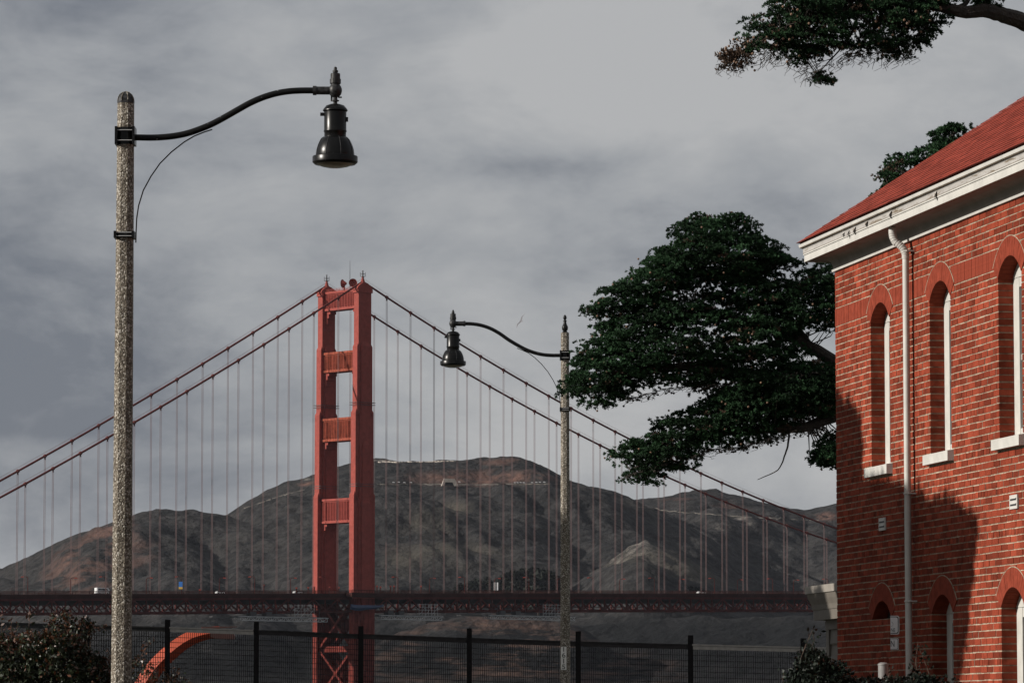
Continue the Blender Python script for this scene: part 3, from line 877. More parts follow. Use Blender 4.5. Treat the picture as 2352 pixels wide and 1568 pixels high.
# boards and boxes on the deck
def board(px, y, z0, z1, w, m, name, label, cat, m2=None):
    s = s_at(px, y); o = empty(name, bl(s, y, deck_z(s)), 0)
    MB().box(-w/2, w/2, -0.1, 0.1, z0, z1).build('panel', m, o)
    MB().box(-0.1, 0.1, -0.05, 0.05, -1.5, z0-0.003).build('post', M['dark_steel'], o)
    if m2: MB().box(-w/2, w/2, -0.11, 0.09, z0-1.0, z0-0.005).build('lower_panel', m2, o)
    return tag(o, label, cat)
board(415, -11.4, 1.8, 4.2, 1.7, M['sign_blue'], 'traffic_board', 'small blue board with yellow lower half above the deck railing', 'sign', M['yellow'])
b2 = board(1136, 11.4, 0.6, 4.6, 0.75, M['sign_white'], 'traffic_board', 'tall white double board above the railing right of the tower', 'sign')
MB().box(1.1, 1.85, -0.1, 0.1, 0.6, 4.6).build('panel', M['sign_white'], b2)
for i, (px, h) in enumerate(((459,1.5),(606,3.6),(681,2.2),(708,2.4),(722,2.6),(757,2.6),(866,3.0),(874,2.6),(897,3.0),(905,3.0),(967,3.0),(778,2.4))):
    s = s_at(px, -12.6); o = empty('deck_post', bl(s, -12.6, deck_z(s)-1.4))
    MB().box(-0.28,0.28,-0.28,0.28,0,h).build('post', M['orange_truss'], o)
    MB().box(-0.42,0.42,-0.42,0.42,h+0.002,h+0.7).build('cap', M['orange'], o)
    tag(o, f'short orange post with block head on the bridge deck, {ordn[min(i,11)]} counted', 'post', 'short posts on the bridge deck')
# labels of these by order from left
posts_ = sorted([o for o in bpy.data.objects if o.name.startswith('deck_post')], key=lambda o: PX(o.location)[0])
for i, o in enumerate(posts_): o['label'] = f'short orange post with block head on the bridge deck, {ordn[i]} from left'

# hanging maintenance platforms
def platform(xa, xb, ypx, label):
    y = -HW-1.5
    sa, sb = s_at(xa, y), s_at(xb, y)
    zc = bz(ypx, (sa+sb)/2, y)
    o = empty('maintenance_platform', bl(sa, y, zc), ALPHA)
    L_ = sb-sa
    t = MB()
    for yy in (0, 4.5):
        for zz in (-0.9, 0.9):
            t.bar((0 if zz < 0 else -1.4, yy, zz), (L_+(0 if zz < 0 else 0.8), yy, zz), 0.22)
        n = int(L_/2.6)
        for k in range(n+1):
            a = L_*k/n
            t.bar((a,yy,-0.9),(a,yy,0.9),0.15)
            if k < n: t.bar((a,yy,-0.9 if k % 2 else 0.9),(L_*(k+1)/n,yy,0.9 if k % 2 else -0.9),0.15)
    t.build('lattice_girder', M['steel_grey'], o)
    MB().box(0, L_, 0.2, 26, 0.95, 1.25).build('walkway', M['dark_steel'], o)
    h = MB()
    for k in range(6):
        a = L_*(k+0.5)/6
        h.bar((a,0.4,1.0),(a,0.4,5.0),0.16)
    h.build('hangers', M['dark_steel'], o)
    sc = MB()
    for k in range(7):
        a = L_*0.62+k*2.0
        sc.bar((a,0,1.2),(a,0,7.0),0.1)
    for zz in (2.4, 3.8, 5.2, 6.6): sc.bar((L_*0.62,0,zz),(L_*0.62+12,0,zz),0.1)
    for k in range(3): sc.bar((L_*0.62+k*4,0,1.3),(L_*0.62+k*4+4,0,5.2),0.08)
    sc.build('scaffold', M['steel_grey'], o)
    for a in (0.12, 0.30):
        MB().box(L_*a, L_*a+3.4, 0.3, 3.5, 1.3, 3.2).build('equipment_cabin', M['dark_steel'], o)
    return tag(o, label, 'platform', 'platforms under the bridge deck')
platform(553, 752, 1421, 'pale lattice work platform hanging under the deck left of the tower')
platform(876, 1015, 1418, 'dark lattice work platform under the deck just right of the tower')
platform(1127, 1320, 1418, 'pale lattice work platform under the deck by the thin grey post')
# blue tarpaulin
sa, sb = s_at(806,-HW-5.4), s_at(880,-HW-5.4)
tp = MB(); n = 14; vs = []; fs = []
for i in range(n):
    t = i/(n-1); s = (sb-sa)*t
    sag = 0.9*math.sin(math.pi*t) + 0.25*math.sin(9*t)
    wd = 2.2*(1-t)**0.7+0.15
    vs += [(s, 0, -sag*0.4+0.3), (s, -0.9, -sag*0.7-0.5*wd), (s, -0.3, -sag-wd), (s, 0.6, -sag-wd+0.4)]
for i in range(n-1):
    for k in range(4): fs.append((i*4+k, (i+1)*4+k, (i+1)*4+(k+1) % 4, i*4+(k+1) % 4))
fs += [(3,2,1,0), tuple((n-1)*4+q for q in range(4))]
o = tp.add(vs, fs).build('tarpaulin', M['blue'], None, True)
o.location = bl(sa, -HW-5.4, bz(1388, sa, -HW-5.4)); o.rotation_euler = (0,0,ALPHA)
tag(o, 'blue tarpaulin sheet tied below the deck at the tower', 'tarpaulin')
# ------------------------------------------------------------------ far shore: trees, tunnel, cars
def hill_at(px, ypx, Y0, Y1):
    """walk along the sight line and return where it meets the hill"""
    Ys = np.linspace(Y0, Y1, 500)
    pts = [P(px, ypx, y) for y in Ys]
    hz_ = hill_height(np.array([[p.x for p in pts]]), np.array([[p.y for p in pts]]))[0]
    for p, h in zip(pts, hz_):
        if p.z <= h: return Vector((p.x, p.y, h))
    return Vector((pts[-1].x, pts[-1].y, hz_[-1]))
def blob_tree_mesh(seed, tall):
    r = np.random.default_rng(seed)
    n = 260
    z = r.random(n)**0.8
    a = r.random(n)*6.283
    rr = (0.36*np.sqrt(np.clip(1-((z-0.35)/0.66)**2, 0, 1)) if not tall else 0.30*(1-z)**0.7+0.03) * (0.55+0.5*r.random(n))
    c = np.stack([rr*np.cos(a), rr*np.sin(a), 0.16+0.84*z], -1)
    V = []
    for k in range(4):
        V.append(c + (r.random((n,3))-0.5)*np.array([0.22,0.22,0.16]))
    return np.stack(V, 1), r.random(n)
far_meshes = []
for sd in range(5):
    V, rn = blob_tree_mesh(sd, sd % 2 == 1)
    o = quads_mesh('crown', V, 4, rn, M['conifer']); far_meshes.append(o.data); bpy.data.objects.remove(o)
trunk_me = MB().tube([(0,0,-0.2),(0,0,0.2),(0,0,0.8)],[0.035,0.03,0.01],6).mesh('trunk')
r_ = random.Random(4)
spots = []
for k in range(34):
    px = 1052 + k*7.4 + r_.uniform(-2,2)
    top = float(np.interp(px, [1050,1090,1120,1135,1170,1200,1240,1275,1300], [1345,1335,1326,1340,1313,1306,1308,1318,1332])) + r_.uniform(-3,7)
    spots.append((px, top, 1362, 3330))
for k in range(26):
    px = 1395 + k*8.4 + r_.uniform(-3,3)
    top = float(np.interp(px, [1390,1440,1470,1490,1520,1560,1610], [1345,1330,1343,1328,1326,1340,1346])) + r_.uniform(0,6)
    spots.append((px, top, 1362, 3330))
for i, (px, top, bot, Y) in enumerate(spots):
    Y = Y + r_.uniform(-40, 40)
    b = P(px, bot+6, Y); t = P(px, top, Y)
    g = float(hill_height(np.array([[b.x]]), np.array([[b.y]]))[0][0])
    base = min(g, b.z); H = t.z-base
    o = empty('pine_tree', (b.x, b.y, base), r_.uniform(0,6))
    wd = max(7.5, H*0.62)*1.0
    c = link('crown', far_meshes[i % 5], M['conifer'], o); c.scale = (wd*1.25, wd*1.25, H)
    tr = link('trunk', trunk_me, M['bark'], o); tr.scale = (H*0.6, H*0.6, H)
    grp = 'dark wood right of the tower' if i < 34 else 'trees below the rocky spur'
    lab = 'small dark tree in the far wood behind the deck right of the tower' if i < 34 else 'small dark tree behind the deck at the foot of the rocky spur'
    tag(o, lab, 'tree', grp)
# tunnel portal on the hillside road
w = hill_at(1032, 1113, 3200, 3900)
pt = empty('tunnel_portal', w + Vector((0,-3,-1.5)), rad(8))
MB().prism([(-6.8,0),(-4.6,0),(-3.4,3.3),(3.0,3.3),(4.6,0),(8.2,0),(5.0,6.2),(-4.4,6.6)],1,0,5).build('portal_wall', M['stone'], pt)
MB().prism([(-4.5,0.05),(4.5,0.05),(2.9,3.2),(-3.3,3.2)],1,1.2,4.5).build('tunnel_mouth', M['dark_steel'], pt)
tag(pt, 'pale concrete tunnel portal on the hillside road right of the tower', 'tunnel')
# cars on the hillside road
cm_ = MB().prism([(-2.2,0.3),(2.2,0.3),(2.2,0.9),(1.2,1.0),(0.6,1.6),(-1.4,1.6),(-2.1,0.95)],1,-0.9,0.9).mesh('hill_car')
cw_ = MB().tube([(0,-0.95,0.34),(0,0.95,0.34)],0.34,8).mesh('wheel')
for i, px in enumerate((904, 916, 929, 944, 1055, 1183, 1189, 1196, 1203, 1222, 1232, 1240, 1250)):
    w = hill_at(px, 1110.5, 3200, 3900)
    o = empty('hill_car', w + Vector((0,-2.5,0.3)), rad(4))
    link('body', cm_, M['car_white'] if i % 3 else M['car_white'], o).scale = (0.65,0.8,0.55)
    for dx in (-1.4, 1.4):
        link('wheel', cw_, M['tyre'], o).location = (dx, 0, 0)
    tag(o, 'tiny white car on the hillside road behind the bridge cables', 'car', 'cars on the hillside road')

# road cuttings and the old battery wall on the hills
def ribbon(name, pts, Y0, Y1, h, m, dy=1.2):
    out = []
    xs = np.interp(np.linspace(0, 1, 60), np.linspace(0, 1, len(pts)), [p[0] for p in pts]); ys = np.interp(xs, [p[0] for p in pts], [p[1] for p in pts])
    for x, y in zip(xs, ys): out.append(hill_at(x, y, Y0, Y1))
    vs = []; fs = []
    for p in out:
        hh = h*(0.55+0.9*random.random())
        vs += [(p.x, p.y-1.6, p.z-0.8), (p.x, p.y-1.6+dy, p.z+hh), (p.x, p.y+3.5, p.z+hh), (p.x, p.y+3.5, p.z-2)]
    for i in range(len(out)-1):
        for k in range(3): fs.append((i*4+k, i*4+k+1, (i+1)*4+k+1, (i+1)*4+k))
    return MB().add(vs, fs).build(name, m)
M['cutting'] = mat('road_cutting', (0.085, 0.078, 0.07), 0.95, (0.15, 0.4), spec=0.1)
kind(ribbon('road', [(1462,1163),(1543,1175),(1618,1180),(1710,1188),(1787,1192),(1880,1196)], 3300, 4650, 0.35, M['cutting']), 'structure')
kind(ribbon('road', [(866,1112),(960,1112),(1060,1113),(1160,1112),(1290,1111)], 3200, 3950, 0.25, M['cutting']), 'structure')
kind(ribbon('road', [(560,1167),(640,1140),(700,1124)], 3200, 3950, 0.3, M['cutting']), 'structure')
bw = ribbon('battery_wall', [(868,1061),(960,1061),(1048,1059)], 3300, 3950, 0.5, M['stone'])
tag(bw, 'long pale concrete wall along the top of the hill right of the tower', 'wall')

# ------------------------------------------------------------------ street lamps
def octo(mb, prof, c=(0,0,0), off=0.33): return mb.lathe([(r, z) for r, z in prof], 8, c, off)
def luminaire(parent, c, k=1.0, seed=0):
    """c: centre of the ball joint; sizes in metres"""
    u = 0.001542*k
    def Z(y): return (320-y)*u
    def loc(o): o.location = c; return o
    b = MB().lathe([(20*u,Z(372)),(34*u,Z(365)),(46*u,Z(350)),(53*u,Z(325)),(52*u,Z(305)),(44*u,Z(285)),(36*u,Z(275)),(36*u,Z(268))],20)
    loc(b.build('ball_joint', M['black_worn'], parent, True))
    f = MB().lathe([(40*u,Z(267)),(44*u,Z(262)),(44*u,Z(228)),(38*u,Z(226)),(38*u,Z(186)),(33*u,Z(182)),(14*u,Z(180)),(22*u,Z(172)),(22*u,Z(160)),(13*u,Z(154)),(13*u,Z(136)),(6*u,Z(130))],16)
    loc(f.build('finial', M['black_worn'], parent))
    nk = MB().lathe([(16*u,Z(425)),(16*u,Z(408)),(30*u,Z(404)),(30*u,Z(396)),(17*u,Z(392)),(17*u,Z(370))],12)
    nk.box(-36*u,-22*u,-8*u,8*u,Z(405),Z(360)).box(22*u,52*u,-7*u,7*u,Z(378),Z(368))
    loc(nk.build('neck', M['steel_grey'] if False else M['black_worn'], parent))
    hs = MB().lathe([(88*u,Z(486)),(98*u,Z(481)),(98*u,Z(474)),(90*u,Z(462)),(72*u,Z(440)),(40*u,Z(428)),(14*u,Z(424))],28)
    cap = hs.build('housing_cap', M['black'], parent, True); loc(cap)
    hc = MB().lathe([(86*u,Z(690)),(86*u,Z(654)),(91*u,Z(646)),(91*u,Z(638)),(88*u,Z(632)),(88*u,Z(490)),(92*u,Z(487))],28)
    hc.box(-118*u,-84*u,-14*u,14*u,Z(520),Z(496)).box(84*u,102*u,-16*u,16*u,Z(566),Z(532))
    loc(hc.build('housing', M['black'], parent, True))
    bell = MB().lathe([(152*u,Z(838)),(152*u,Z(822)),(149*u,Z(795)),(141*u,Z(765)),(129*u,Z(735)),(114*u,Z(708)),(100*u,Z(694)),(87*u,Z(688))],36)
    be = bell.build('bell_shade', M['black'], parent, True); loc(be)
    rb = MB()
    for q in range(8):
        a = q*math.pi/4 + 0.35
        pts = [(r*u*math.cos(a), r*u*math.sin(a), Z(y)) for r, y in ((153,836),(150,795),(142,765),(130,735),(115,708),(96,692))]
        rb.tube(pts, 3.2*u, 5)
    loc(rb.build('bell_rib', M['black_worn'], parent))
    rm = MB().lathe([(160*u,Z(906)),(174*u,Z(894)),(179*u,Z(888)),(179*u,Z(848)),(176*u,Z(842)),(150*u,Z(838))],40)
    loc(rm.build('rim', M['black'], parent, True))
    ln = MB().lathe([(4*u,Z(934)),(60*u,Z(931)),(105*u,Z(922)),(140*u,Z(908)),(155*u,Z(899))],36)
    loc(ln.build('lens', M['glass_lens'], parent, True))

def street_lamp(Y, sc, O, axis_x, top_y, conv, arm, arm_r, clampy, low_clamp_y, rod, ball, coup, post_w, cap, name_label, sidesign):
    """conv: zoom pixel -> (x, y of the 2352 picture)"""
    def W2(q): return P(*conv(q), Y)
    top = W2((axis_x, top_y))
    gz = float(ground_z(0, Y))
    root = empty('street_lamp', (top.x, Y, gz - 0.3))
    def L3(q, dy=0.0):
        p = W2(q); return (p.x-top.x, dy, p.z-(gz-0.3))
    H = top.z-(gz-0.3)
    pole = MB()
    octo(pole, [(post_w[1]/2/0.97, 0), (post_w[0]/2/0.97, H)])
    pole.build('post', M['concrete'], root)
    ow = lambda z: (post_w[1] + (post_w[0]-post_w[1])*z/H)/2/0.97
    if cap == 'dome':
        r0 = post_w[0]/2/0.97
        octo(MB(), [(r0*1.03, H+0.002), (r0*1.03, H+0.02), (r0*0.96, H+0.024), (r0*0.90, H+0.065), (r0*0.72, H+0.105), (r0*0.42, H+0.132), (r0*0.05, H+0.142)]).build('cap', M['black_worn'], root)
        rb = MB()
        for q in range(8):
            a = q*math.pi/4 + 0.33
            rb.tube([(r*r0*math.cos(a), r*r0*math.sin(a), H+z) for r, z in ((0.99,0.024),(0.93,0.065),(0.75,0.105),(0.44,0.133),(0.06,0.145))], 0.005, 5)
        rb.build('cap_rib', M['concrete'], root)
    else:
        k = 0.00186
        MB().lathe([(30*k,H+0.001),(32*k,H+8*k),(26*k,H+14*k),(20*k,H+20*k),(30*k,H+28*k),(35*k,H+48*k),(35*k,H+70*k),(28*k,H+82*k),(20*k,H+100*k),(15*k,H+126*k),(21*k,H+132*k),(20*k,H+140*k),(9*k,H+148*k),(17*k,H+158*k),(21*k,H+172*k),(16*k,H+192*k),(7*k,H+203*k),(2*k,H+208*k)],16).build('finial', M['black_chips'], root, True)
    # arm
    pts = [Vector(L3(q)) for q in arm]
    # smooth the arm
    fine = []
    for i in range(len(pts)-1):
        p0 = pts[max(i-1,0)]; p1 = pts[i]; p2 = pts[i+1]; p3 = pts[min(i+2,len(pts)-1)]
        for t in np.linspace(0, 1, 5)[:-1]:
            fine.append(0.5*((2*p1)+(p2-p0)*t+(2*p0-5*p1+4*p2-p3)*t*t+(3*p1-p0-3*p2+p3)*t**3))
    fine.append(pts[-1])
    MB().tube(fine, arm_r, 14).build('arm', M['black_chips'], root, True)
    # clamps: two half shells with bolts
    for (ya, yb, bn) in clampy:
        za, zb = L3((axis_x, yb))[2], L3((axis_x, ya))[2]
        r = ow((za+zb)/2)
        cl = MB(); octo(cl, [(r*1.02, za), (r*1.09, za), (r*1.09, zb), (r*1.02, zb)])
        cl.build(bn, M['black'], root)
        rd = MB()
        for sx in (-1, 1):
            rd.box(sx*r*0.80-0.016+sx*0.02, sx*r*0.80+0.016+sx*0.02, -r*1.30, r*1.30, za-0.004, zb+0.004)
        rd.build('clamp_flange', M['black'], root)
        bt = MB()
        for zz in (za+(zb-za)*0.2, za+(zb-za)*0.8):
            bt.tube([(-r*0.95,-r*1.2,zz),(r*0.95,-r*1.2,zz)], 0.006, 6)
        bt.build('clamp_bolt', M['steel_grey'], root)
    pr = [Vector(L3(q)) for q in rod]
    MB().tube(pr, 0.0085, 6).build('brace_rod', M['black'], root, True)
    # coupling at the arm end
    bc = Vector(L3(ball)); c0 = Vector(L3(coup[0])); c1 = Vector(L3(coup[1]))
    dr = (bc-c0).normalized()
    MB().tube([c0-dr*0.012, c1], 0.058, 16).build('coupling', M['black_worn'], root, True)
    MB().tube([c1-dr*0.003, bc-dr*0.03], 0.050, 16).build('coupling_pipe', M['black_worn'], root, True)
    luminaire(root, bc, sc)
    return root, top, L3, ow

c1f = lambda q: ((400+q[0]/1.96)*0.57422, (200+q[1]/1.96)*0.57422)
lampA, topA, LA, owA = street_lamp(52.0, 1.0, (400,200), 203, 420, c1f,
    [(262,686),(330,687),(400,688),(480,685),(580,675),(680,655),(780,622),(880,580),(980,527),(1080,470),(1180,415),(1280,372),(1380,342),(1480,325),(1580,319),(1690,319)], 0.0385,
    [(612,745,'clamp'),(1430,1476,'lower_clamp')], None,
    [(880,624),(820,643),(740,675),(660,722),(560,800),(470,890),(400,990),(340,1100),(303,1220),(288,1320),(283,1430),(281,1510)],
    (1845,320), ((1677,319),(1697,319)), (0.204, 0.262), 'dome', '', None)
tag(lampA, 'tall near street lamp on speckled concrete post with arm curving right', 'street lamp', 'curved arm street lamps')
c2f = lambda q: ((1700+q[0]/2.8508)*0.57422, (1200+q[1]/2.8508)*0.57422)
lampB, topB, LB, owB = street_lamp(91.5, 1.0, (1700,1200), 1596, 372, c2f,
    [(1548,630),(1500,630),(1450,630),(1350,622),(1250,600),(1150,563),(1050,510),(950,450),(850,380),(750,325),(650,290),(550,272),(448,268)], 0.0385,
    [(577,682,'clamp'),(1227,1262,'lower_clamp')], None,
    [(1050,548),(1110,572),(1180,603),(1250,655),(1330,730),(1400,815),(1460,910),(1505,1000),(1530,1080),(1542,1160),(1546,1230),(1546,1280)],
    (320,268), ((455,268),(437,268)), (0.178, 0.225), 'finial', '', None)
tag(lampB, 'farther street lamp beside the cypress with arm curving left and number plate', 'street lamp', 'curved arm street lamps')
# cypress-side lamp: number plate
def text_mesh(body, size, name, depth=0.002):
    cu = bpy.data.curves.new(name, 'FONT'); cu.body = body; cu.size = size; cu.align_x = 'CENTER'; cu.align_y = 'CENTER'
    cu.extrude = depth; cu.resolution_u = 3
    ob = bpy.data.objects.new(name, cu); COL.objects.link(ob)
    bpy.context.view_layer.update()
    me = bpy.data.meshes.new_from_object(ob.evaluated_get(bpy.context.evaluated_depsgraph_get()))
    bpy.data.objects.remove(ob)
    return me
pl = P(1294.5, 1511, 91.5)
zc = pl.z - lampB.location.z; xo = pl.x - lampB.location.x
rB = owB(zc)
pw, ph = 14.5/9900*91.5*0.88, 53.0/9900*91.5
plate = MB().box(xo-pw/2, xo+pw/2, -rB*0.985-0.022, -rB*0.985-0.016, zc-ph/2, zc+ph/2).build('number_plate', M['sign_grey'], lampB)
for i, ch in enumerate('1615'):
    me = text_mesh(ch, ph*0.29, 'digit', 0.002)
    d_ = link('digit', me, M['ink'], plate)
    d_.location = (xo, -rB*0.985-0.026, zc+ph*(0.375-0.25*i)); d_.rotation_euler = (math.pi/2, 0, 0)
    d_.scale = (1.25, 1.0, 1.0)

# ------------------------------------------------------------------ fence
def fY(px): return 103.0 - (px-589)/1256.0*7.0
fpx = [385, 589, 829, 1078, 1328, 1586, 1845, 2110]
ftop = [1422, 1427, 1437, 1442, 1449, 1458, 1465, 1472]
frail = [1441, 1447.5, 1457, 1466, 1474, 1480.5, 1486.5, 1493]
f0 = P(829, 1457, fY(829))
fence = empty('wire_fence', (f0.x, f0.y, float(ground_z(0, f0.y))))
tag(fence, 'dark wire mesh fence with square posts running behind the thin grey lamp post', 'fence')
def FL(px, ypx, Y=None):
    p = P(px, ypx, Y or fY(px)); return Vector((p.x-fence.location.x, p.y-fence.location.y, p.z-fence.location.z))
def fpost(px, top, w=0.122, Y=None, slant=None):
    b = FL(px, top, Y); x, y, z = b
    mb = MB()
    h = w/2
    if slant:
        mb.add([(x-h,y-h,-0.4),(x+h,y-h,-0.4),(x+h,y+h,-0.4),(x-h,y+h,-0.4),(x-h,y-h,z-0.24),(x+h,y-h,z),(x+h,y+h,z),(x-h,y+h,z-0.24)],
               [(0,3,2,1),(4,5,6,7),(0,1,5,4),(1,2,6,5),(2,3,7,6),(3,0,4,7)])
    else:
        mb.box(x-h, x+h, y-h, y+h, -0.4, z)
    return mb.build('post', M['fence'], fence)
for px, tp_ in zip(fpx, ftop): fpost(px, tp_)
fpost(183, 1419, 0.135, 104.6, True); fpost(201, 1418, 0.135, 104.2, True)
def panel(xa, ya, xb, yb, Ya=None, Yb=None, m=M['fence'], pitch=0.0560):
    a = FL(xa, ya, Ya); b = FL(xb, yb, Yb)
    d = b-a; L_ = math.hypot(d.x, d.y)
    sl = Vector((0,0,1))
    rail = MB().bar(a-sl*0.055, b-sl*0.055, 0.05, 0.085).bar(a+sl*0.004-Vector((0,0.01,0)), b+sl*0.004-Vector((0,0.01,0)), 0.07, 0.035)
    rail.build('top_rail', m, fence)
    w = MB(); n = int(L_/pitch)
    for k in range(1, n):
        t = k/n; top = a+d*t
        zt_ = top.z-0.10
        w.bar((top.x, top.y, 0.08), (top.x, top.y, zt_), 0.013, 0.013)
    nz_ = int((a.z)/0.124)
    for k in range(1, nz_):
        z0 = -0.10-0.124*k
        w.bar((a.x, a.y-0.008, a.z+z0), (b.x, b.y-0.008, b.z+z0), 0.013, 0.013)
    kind(w.build('wire_mesh', M['fence'], fence), 'stuff')
    lat = MB().box(b.x-0.15, b.x-0.04, b.y-0.10, b.y-0.05, b.z-1.42, b.z-1.38); lat.build('bracket', M['fence'], fence)
for i in range(len(fpx)-1):
    panel(fpx[i]+5.5, frail[i], fpx[i+1]-5.5, frail[i+1], m=M['fence'] if i not in (0, 5, 6) else M['fence_lit'])
panel(206, 1436.5, 379.5, 1440.5, 104.0, fY(385), M['fence_lit'])
fen2 = panel(-170, 1424, 178, 1436, 98.0, 104.6, M['fence_lit'])

# ------------------------------------------------------------------ orange arched lamp beyond the fence
YA = 112.0
ac = [(284,1760),(286,1690),(298,1630),(325,1580),(357,1532),(395,1494),(432,1468),(468,1455),(505,1450)]
p0 = P(*ac[0], YA)
gz = float(ground_z(0, YA))
armo = empty('arched_lamp', (p0.x, YA, gz-0.3))
apts = [Vector((P(x,y,YA).x-p0.x, 0, P(x,y,YA).z-(gz-0.3))) for x, y in ac]
apts[0] = Vector((apts[0].x, 0, 0.0))
sm = []
for i in range(len(apts)-1):
    q0 = apts[max(i-1,0)]; q1 = apts[i]; q2 = apts[i+1]; q3 = apts[min(i+2,len(apts)-1)]
    for t in np.linspace(0,1,6)[:-1]:
        sm.append(0.5*((2*q1)+(q2-q0)*t+(2*q0-5*q1+4*q2-q3)*t*t+(3*q1-q0-3*q2+q3)*t**3))
sm.append(apts[-1])
ab = MB(); vs = []; fs = []
for i, p in enumerate(sm):
    d = (sm[min(i+1,len(sm)-1)]-sm[max(i-1,0)]).normalized()
    nrm = Vector((-d.z, 0, d.x)); k = i/(len(sm)-1)
    hw = 0.25 - 0.11*k**2
    # five-sided section: broad flank turned to the light above, keel below
    for a, b in ((1.0,0.0),(0.55,-0.45),(-0.12,-1.0),(-1.0,-0.05),(-0.1,1.0)):
        vs.append(p + nrm*(hw*a) + Vector((0, hw*b, 0)))
for i in range(len(sm)-1):
    for k in range(5): fs.append((i*5+k, i*5+(k+1) % 5, (i+1)*5+(k+1) % 5, (i+1)*5+k))
fs += [tuple(range(5)), tuple(reversed(range((len(sm)-1)*5, len(sm)*5)))]
ab.add(vs, fs).build('arched_arm', M['arm_orange'], armo)
e0 = sm[-1]
def AL(x, y):
    p = P(x, y, YA); return (p.x-p0.x, p.z-(gz-0.3))
MB().prism([AL(484,1462),(AL(500,1467)),AL(538,1468),AL(541,1461),AL(536,1448),AL(505,1444),AL(484,1447)],1,-0.20,0.20).build('lamp_head', M['arm_dark'], armo)
MB().prism([AL(470,1444),AL(545,1439.5),AL(545,1438),AL(462,1439)],1,-0.16,0.16).build('head_lid', M['arm_dark'], armo)
tag(armo, 'thick orange arched lamp arm with dark head behind the fence', 'lamp')

# ------------------------------------------------------------------ gulls
def gull(px, py, Y, span, roll, label):
    c = P(px, py, Y)
    k = span/2
    vs = [(0,0.30*k,0),(0.07*k,0.1*k,0.05*k),(0.07*k,-0.25*k,0.03*k),(0,-0.5*k,0),(-0.07*k,-0.25*k,0.03*k),(-0.07*k,0.1*k,0.05*k),(0,0,-0.07*k),
          (0.5*k,0.12*k,0.16*k),(0.5*k,-0.12*k,0.15*k),(k,-0.16*k,0.10*k),(-0.5*k,0.12*k,0.16*k),(-0.5*k,-0.12*k,0.15*k),(-k,-0.16*k,0.10*k)]
    fs = [(0,1,5),(1,2,4,5),(2,3,4),(0,6,1),(1,6,2),(2,6,3),(3,6,4),(4,6,5),(5,6,0),(1,7,8,2),(7,9,8),(5,4,11,10),(10,11,12)]
    o = MB().add(vs, fs).build('gull', M['gull']); o.location = c; o.rotation_euler = (rad(10), roll, rad(25))
    return tag(o, label, 'bird')
gull(1196, 738, 260, 1.1, rad(-58), 'tiny dark gull in the sky above the second lamp arm')
# ------------------------------------------------------------------ brick building
TH = math.atan(1826.0/F)
C0 = P(1921, 1100, 52.0); C0 = Vector((C0.x, C0.y, 0.0))
bd = Vector((math.sin(TH), -math.cos(TH), 0)); bn_ = Vector((math.cos(TH), math.sin(TH), 0))   # along the wall to the viewer, inward
house = empty('brick_building', C0, -(math.pi/2-TH))
tag(house, 'two storey red brick building with arched windows, white cornice and red roof', 'building')
def HWd(t, y, z): return C0 + bd*t + bn_*y + Vector((0,0,z))
def t_at(px, y=0.0, z=4.0):
    lo, hi = -8.0, 30.0
    for _ in range(50):
        m_ = (lo+hi)/2
        if PX(HWd(m_, y, z))[0] < px: lo = m_
        else: hi = m_
    return lo
def z_at(ypx, t, y=0.0):
    w = HWd(t, y, 0); return P(1176, ypx, w.y).z
E = EYE
ZT = E + 5.47                                 # top of the brickwork
PITCH = 0.0745; JT = 0.0128
TCs = [t_at(2003) + 0.415, t_at(2139) + 0.415, t_at(2297.5) + 0.415]
sp_ = (TCs[2]-TCs[0])/2
TCs += [TCs[2]+sp_, TCs[2]+2*sp_]
HWN = 0.415; RISE = 0.205; RING = 0.205
APU = E + 4.905; APL = E + 1.435
SILLT, SILLB = E + 3.015, E + 2.885
RR = (HWN**2+RISE**2)/(2*RISE)
TEND = 14.0
def openings():
    for i, tc_ in enumerate(TCs):
        yield (tc_, APU, SILLB, i, 'U')
        yield (tc_, APL, (0.35 if i else APL-RISE-0.0), i, 'L')
OP = list(openings())
def half_at(z, ap, ringed):
    """half width of what the wall bricks must leave free"""
    cz = ap-RR; spz = ap-RISE
    if z <= spz: return HWN
    if not ringed:
        return math.sqrt(max(RR*RR-(z-cz)**2, 0)) if z < ap else 0
    ro = RR+RING-0.006
    sa = math.asin(HWN/RR)
    oz = cz+ro*math.cos(sa); ox = ro*math.sin(sa)
    if z < oz: return HWN+(ox-HWN)*(z-spz)/(oz-spz)
    return math.sqrt(max(ro*ro-(z-cz)**2, 0)) if z < cz+ro else 0
def free_spans(z0, z1, ta, tb):
    ex = []
    for (tc_, ap, bot, i, kd) in OP:
        if z1 <= bot+0.005 or z0 >= ap+RING: continue
        h = max(half_at(z, ap, True) for z in (z0+0.012, z1-0.012)) if z0 > ap-RISE else max(half_at(z1-0.01, ap, True) if z1 > ap-RISE+0.03 else HWN, HWN)
        if z0 > ap-RISE: h = min(half_at(z, ap, True) for z in (z0+0.012, (z0+z1)/2, z1-0.012)) + 0.012
        if kd == 'U' and z0 < SILLT and z1 > SILLB: h = max(h, 0.50)
        if h > 0.02: ex.append((tc_-h, tc_+h))
    ex.sort()
    cur = ta; out = []
    for a, b in ex:
        if a > cur: out.append((cur, min(a, tb)))
        cur = max(cur, b)
    if cur < tb: out.append((cur, tb))
    return [(a, b) for a, b in out if b-a > 0.02]
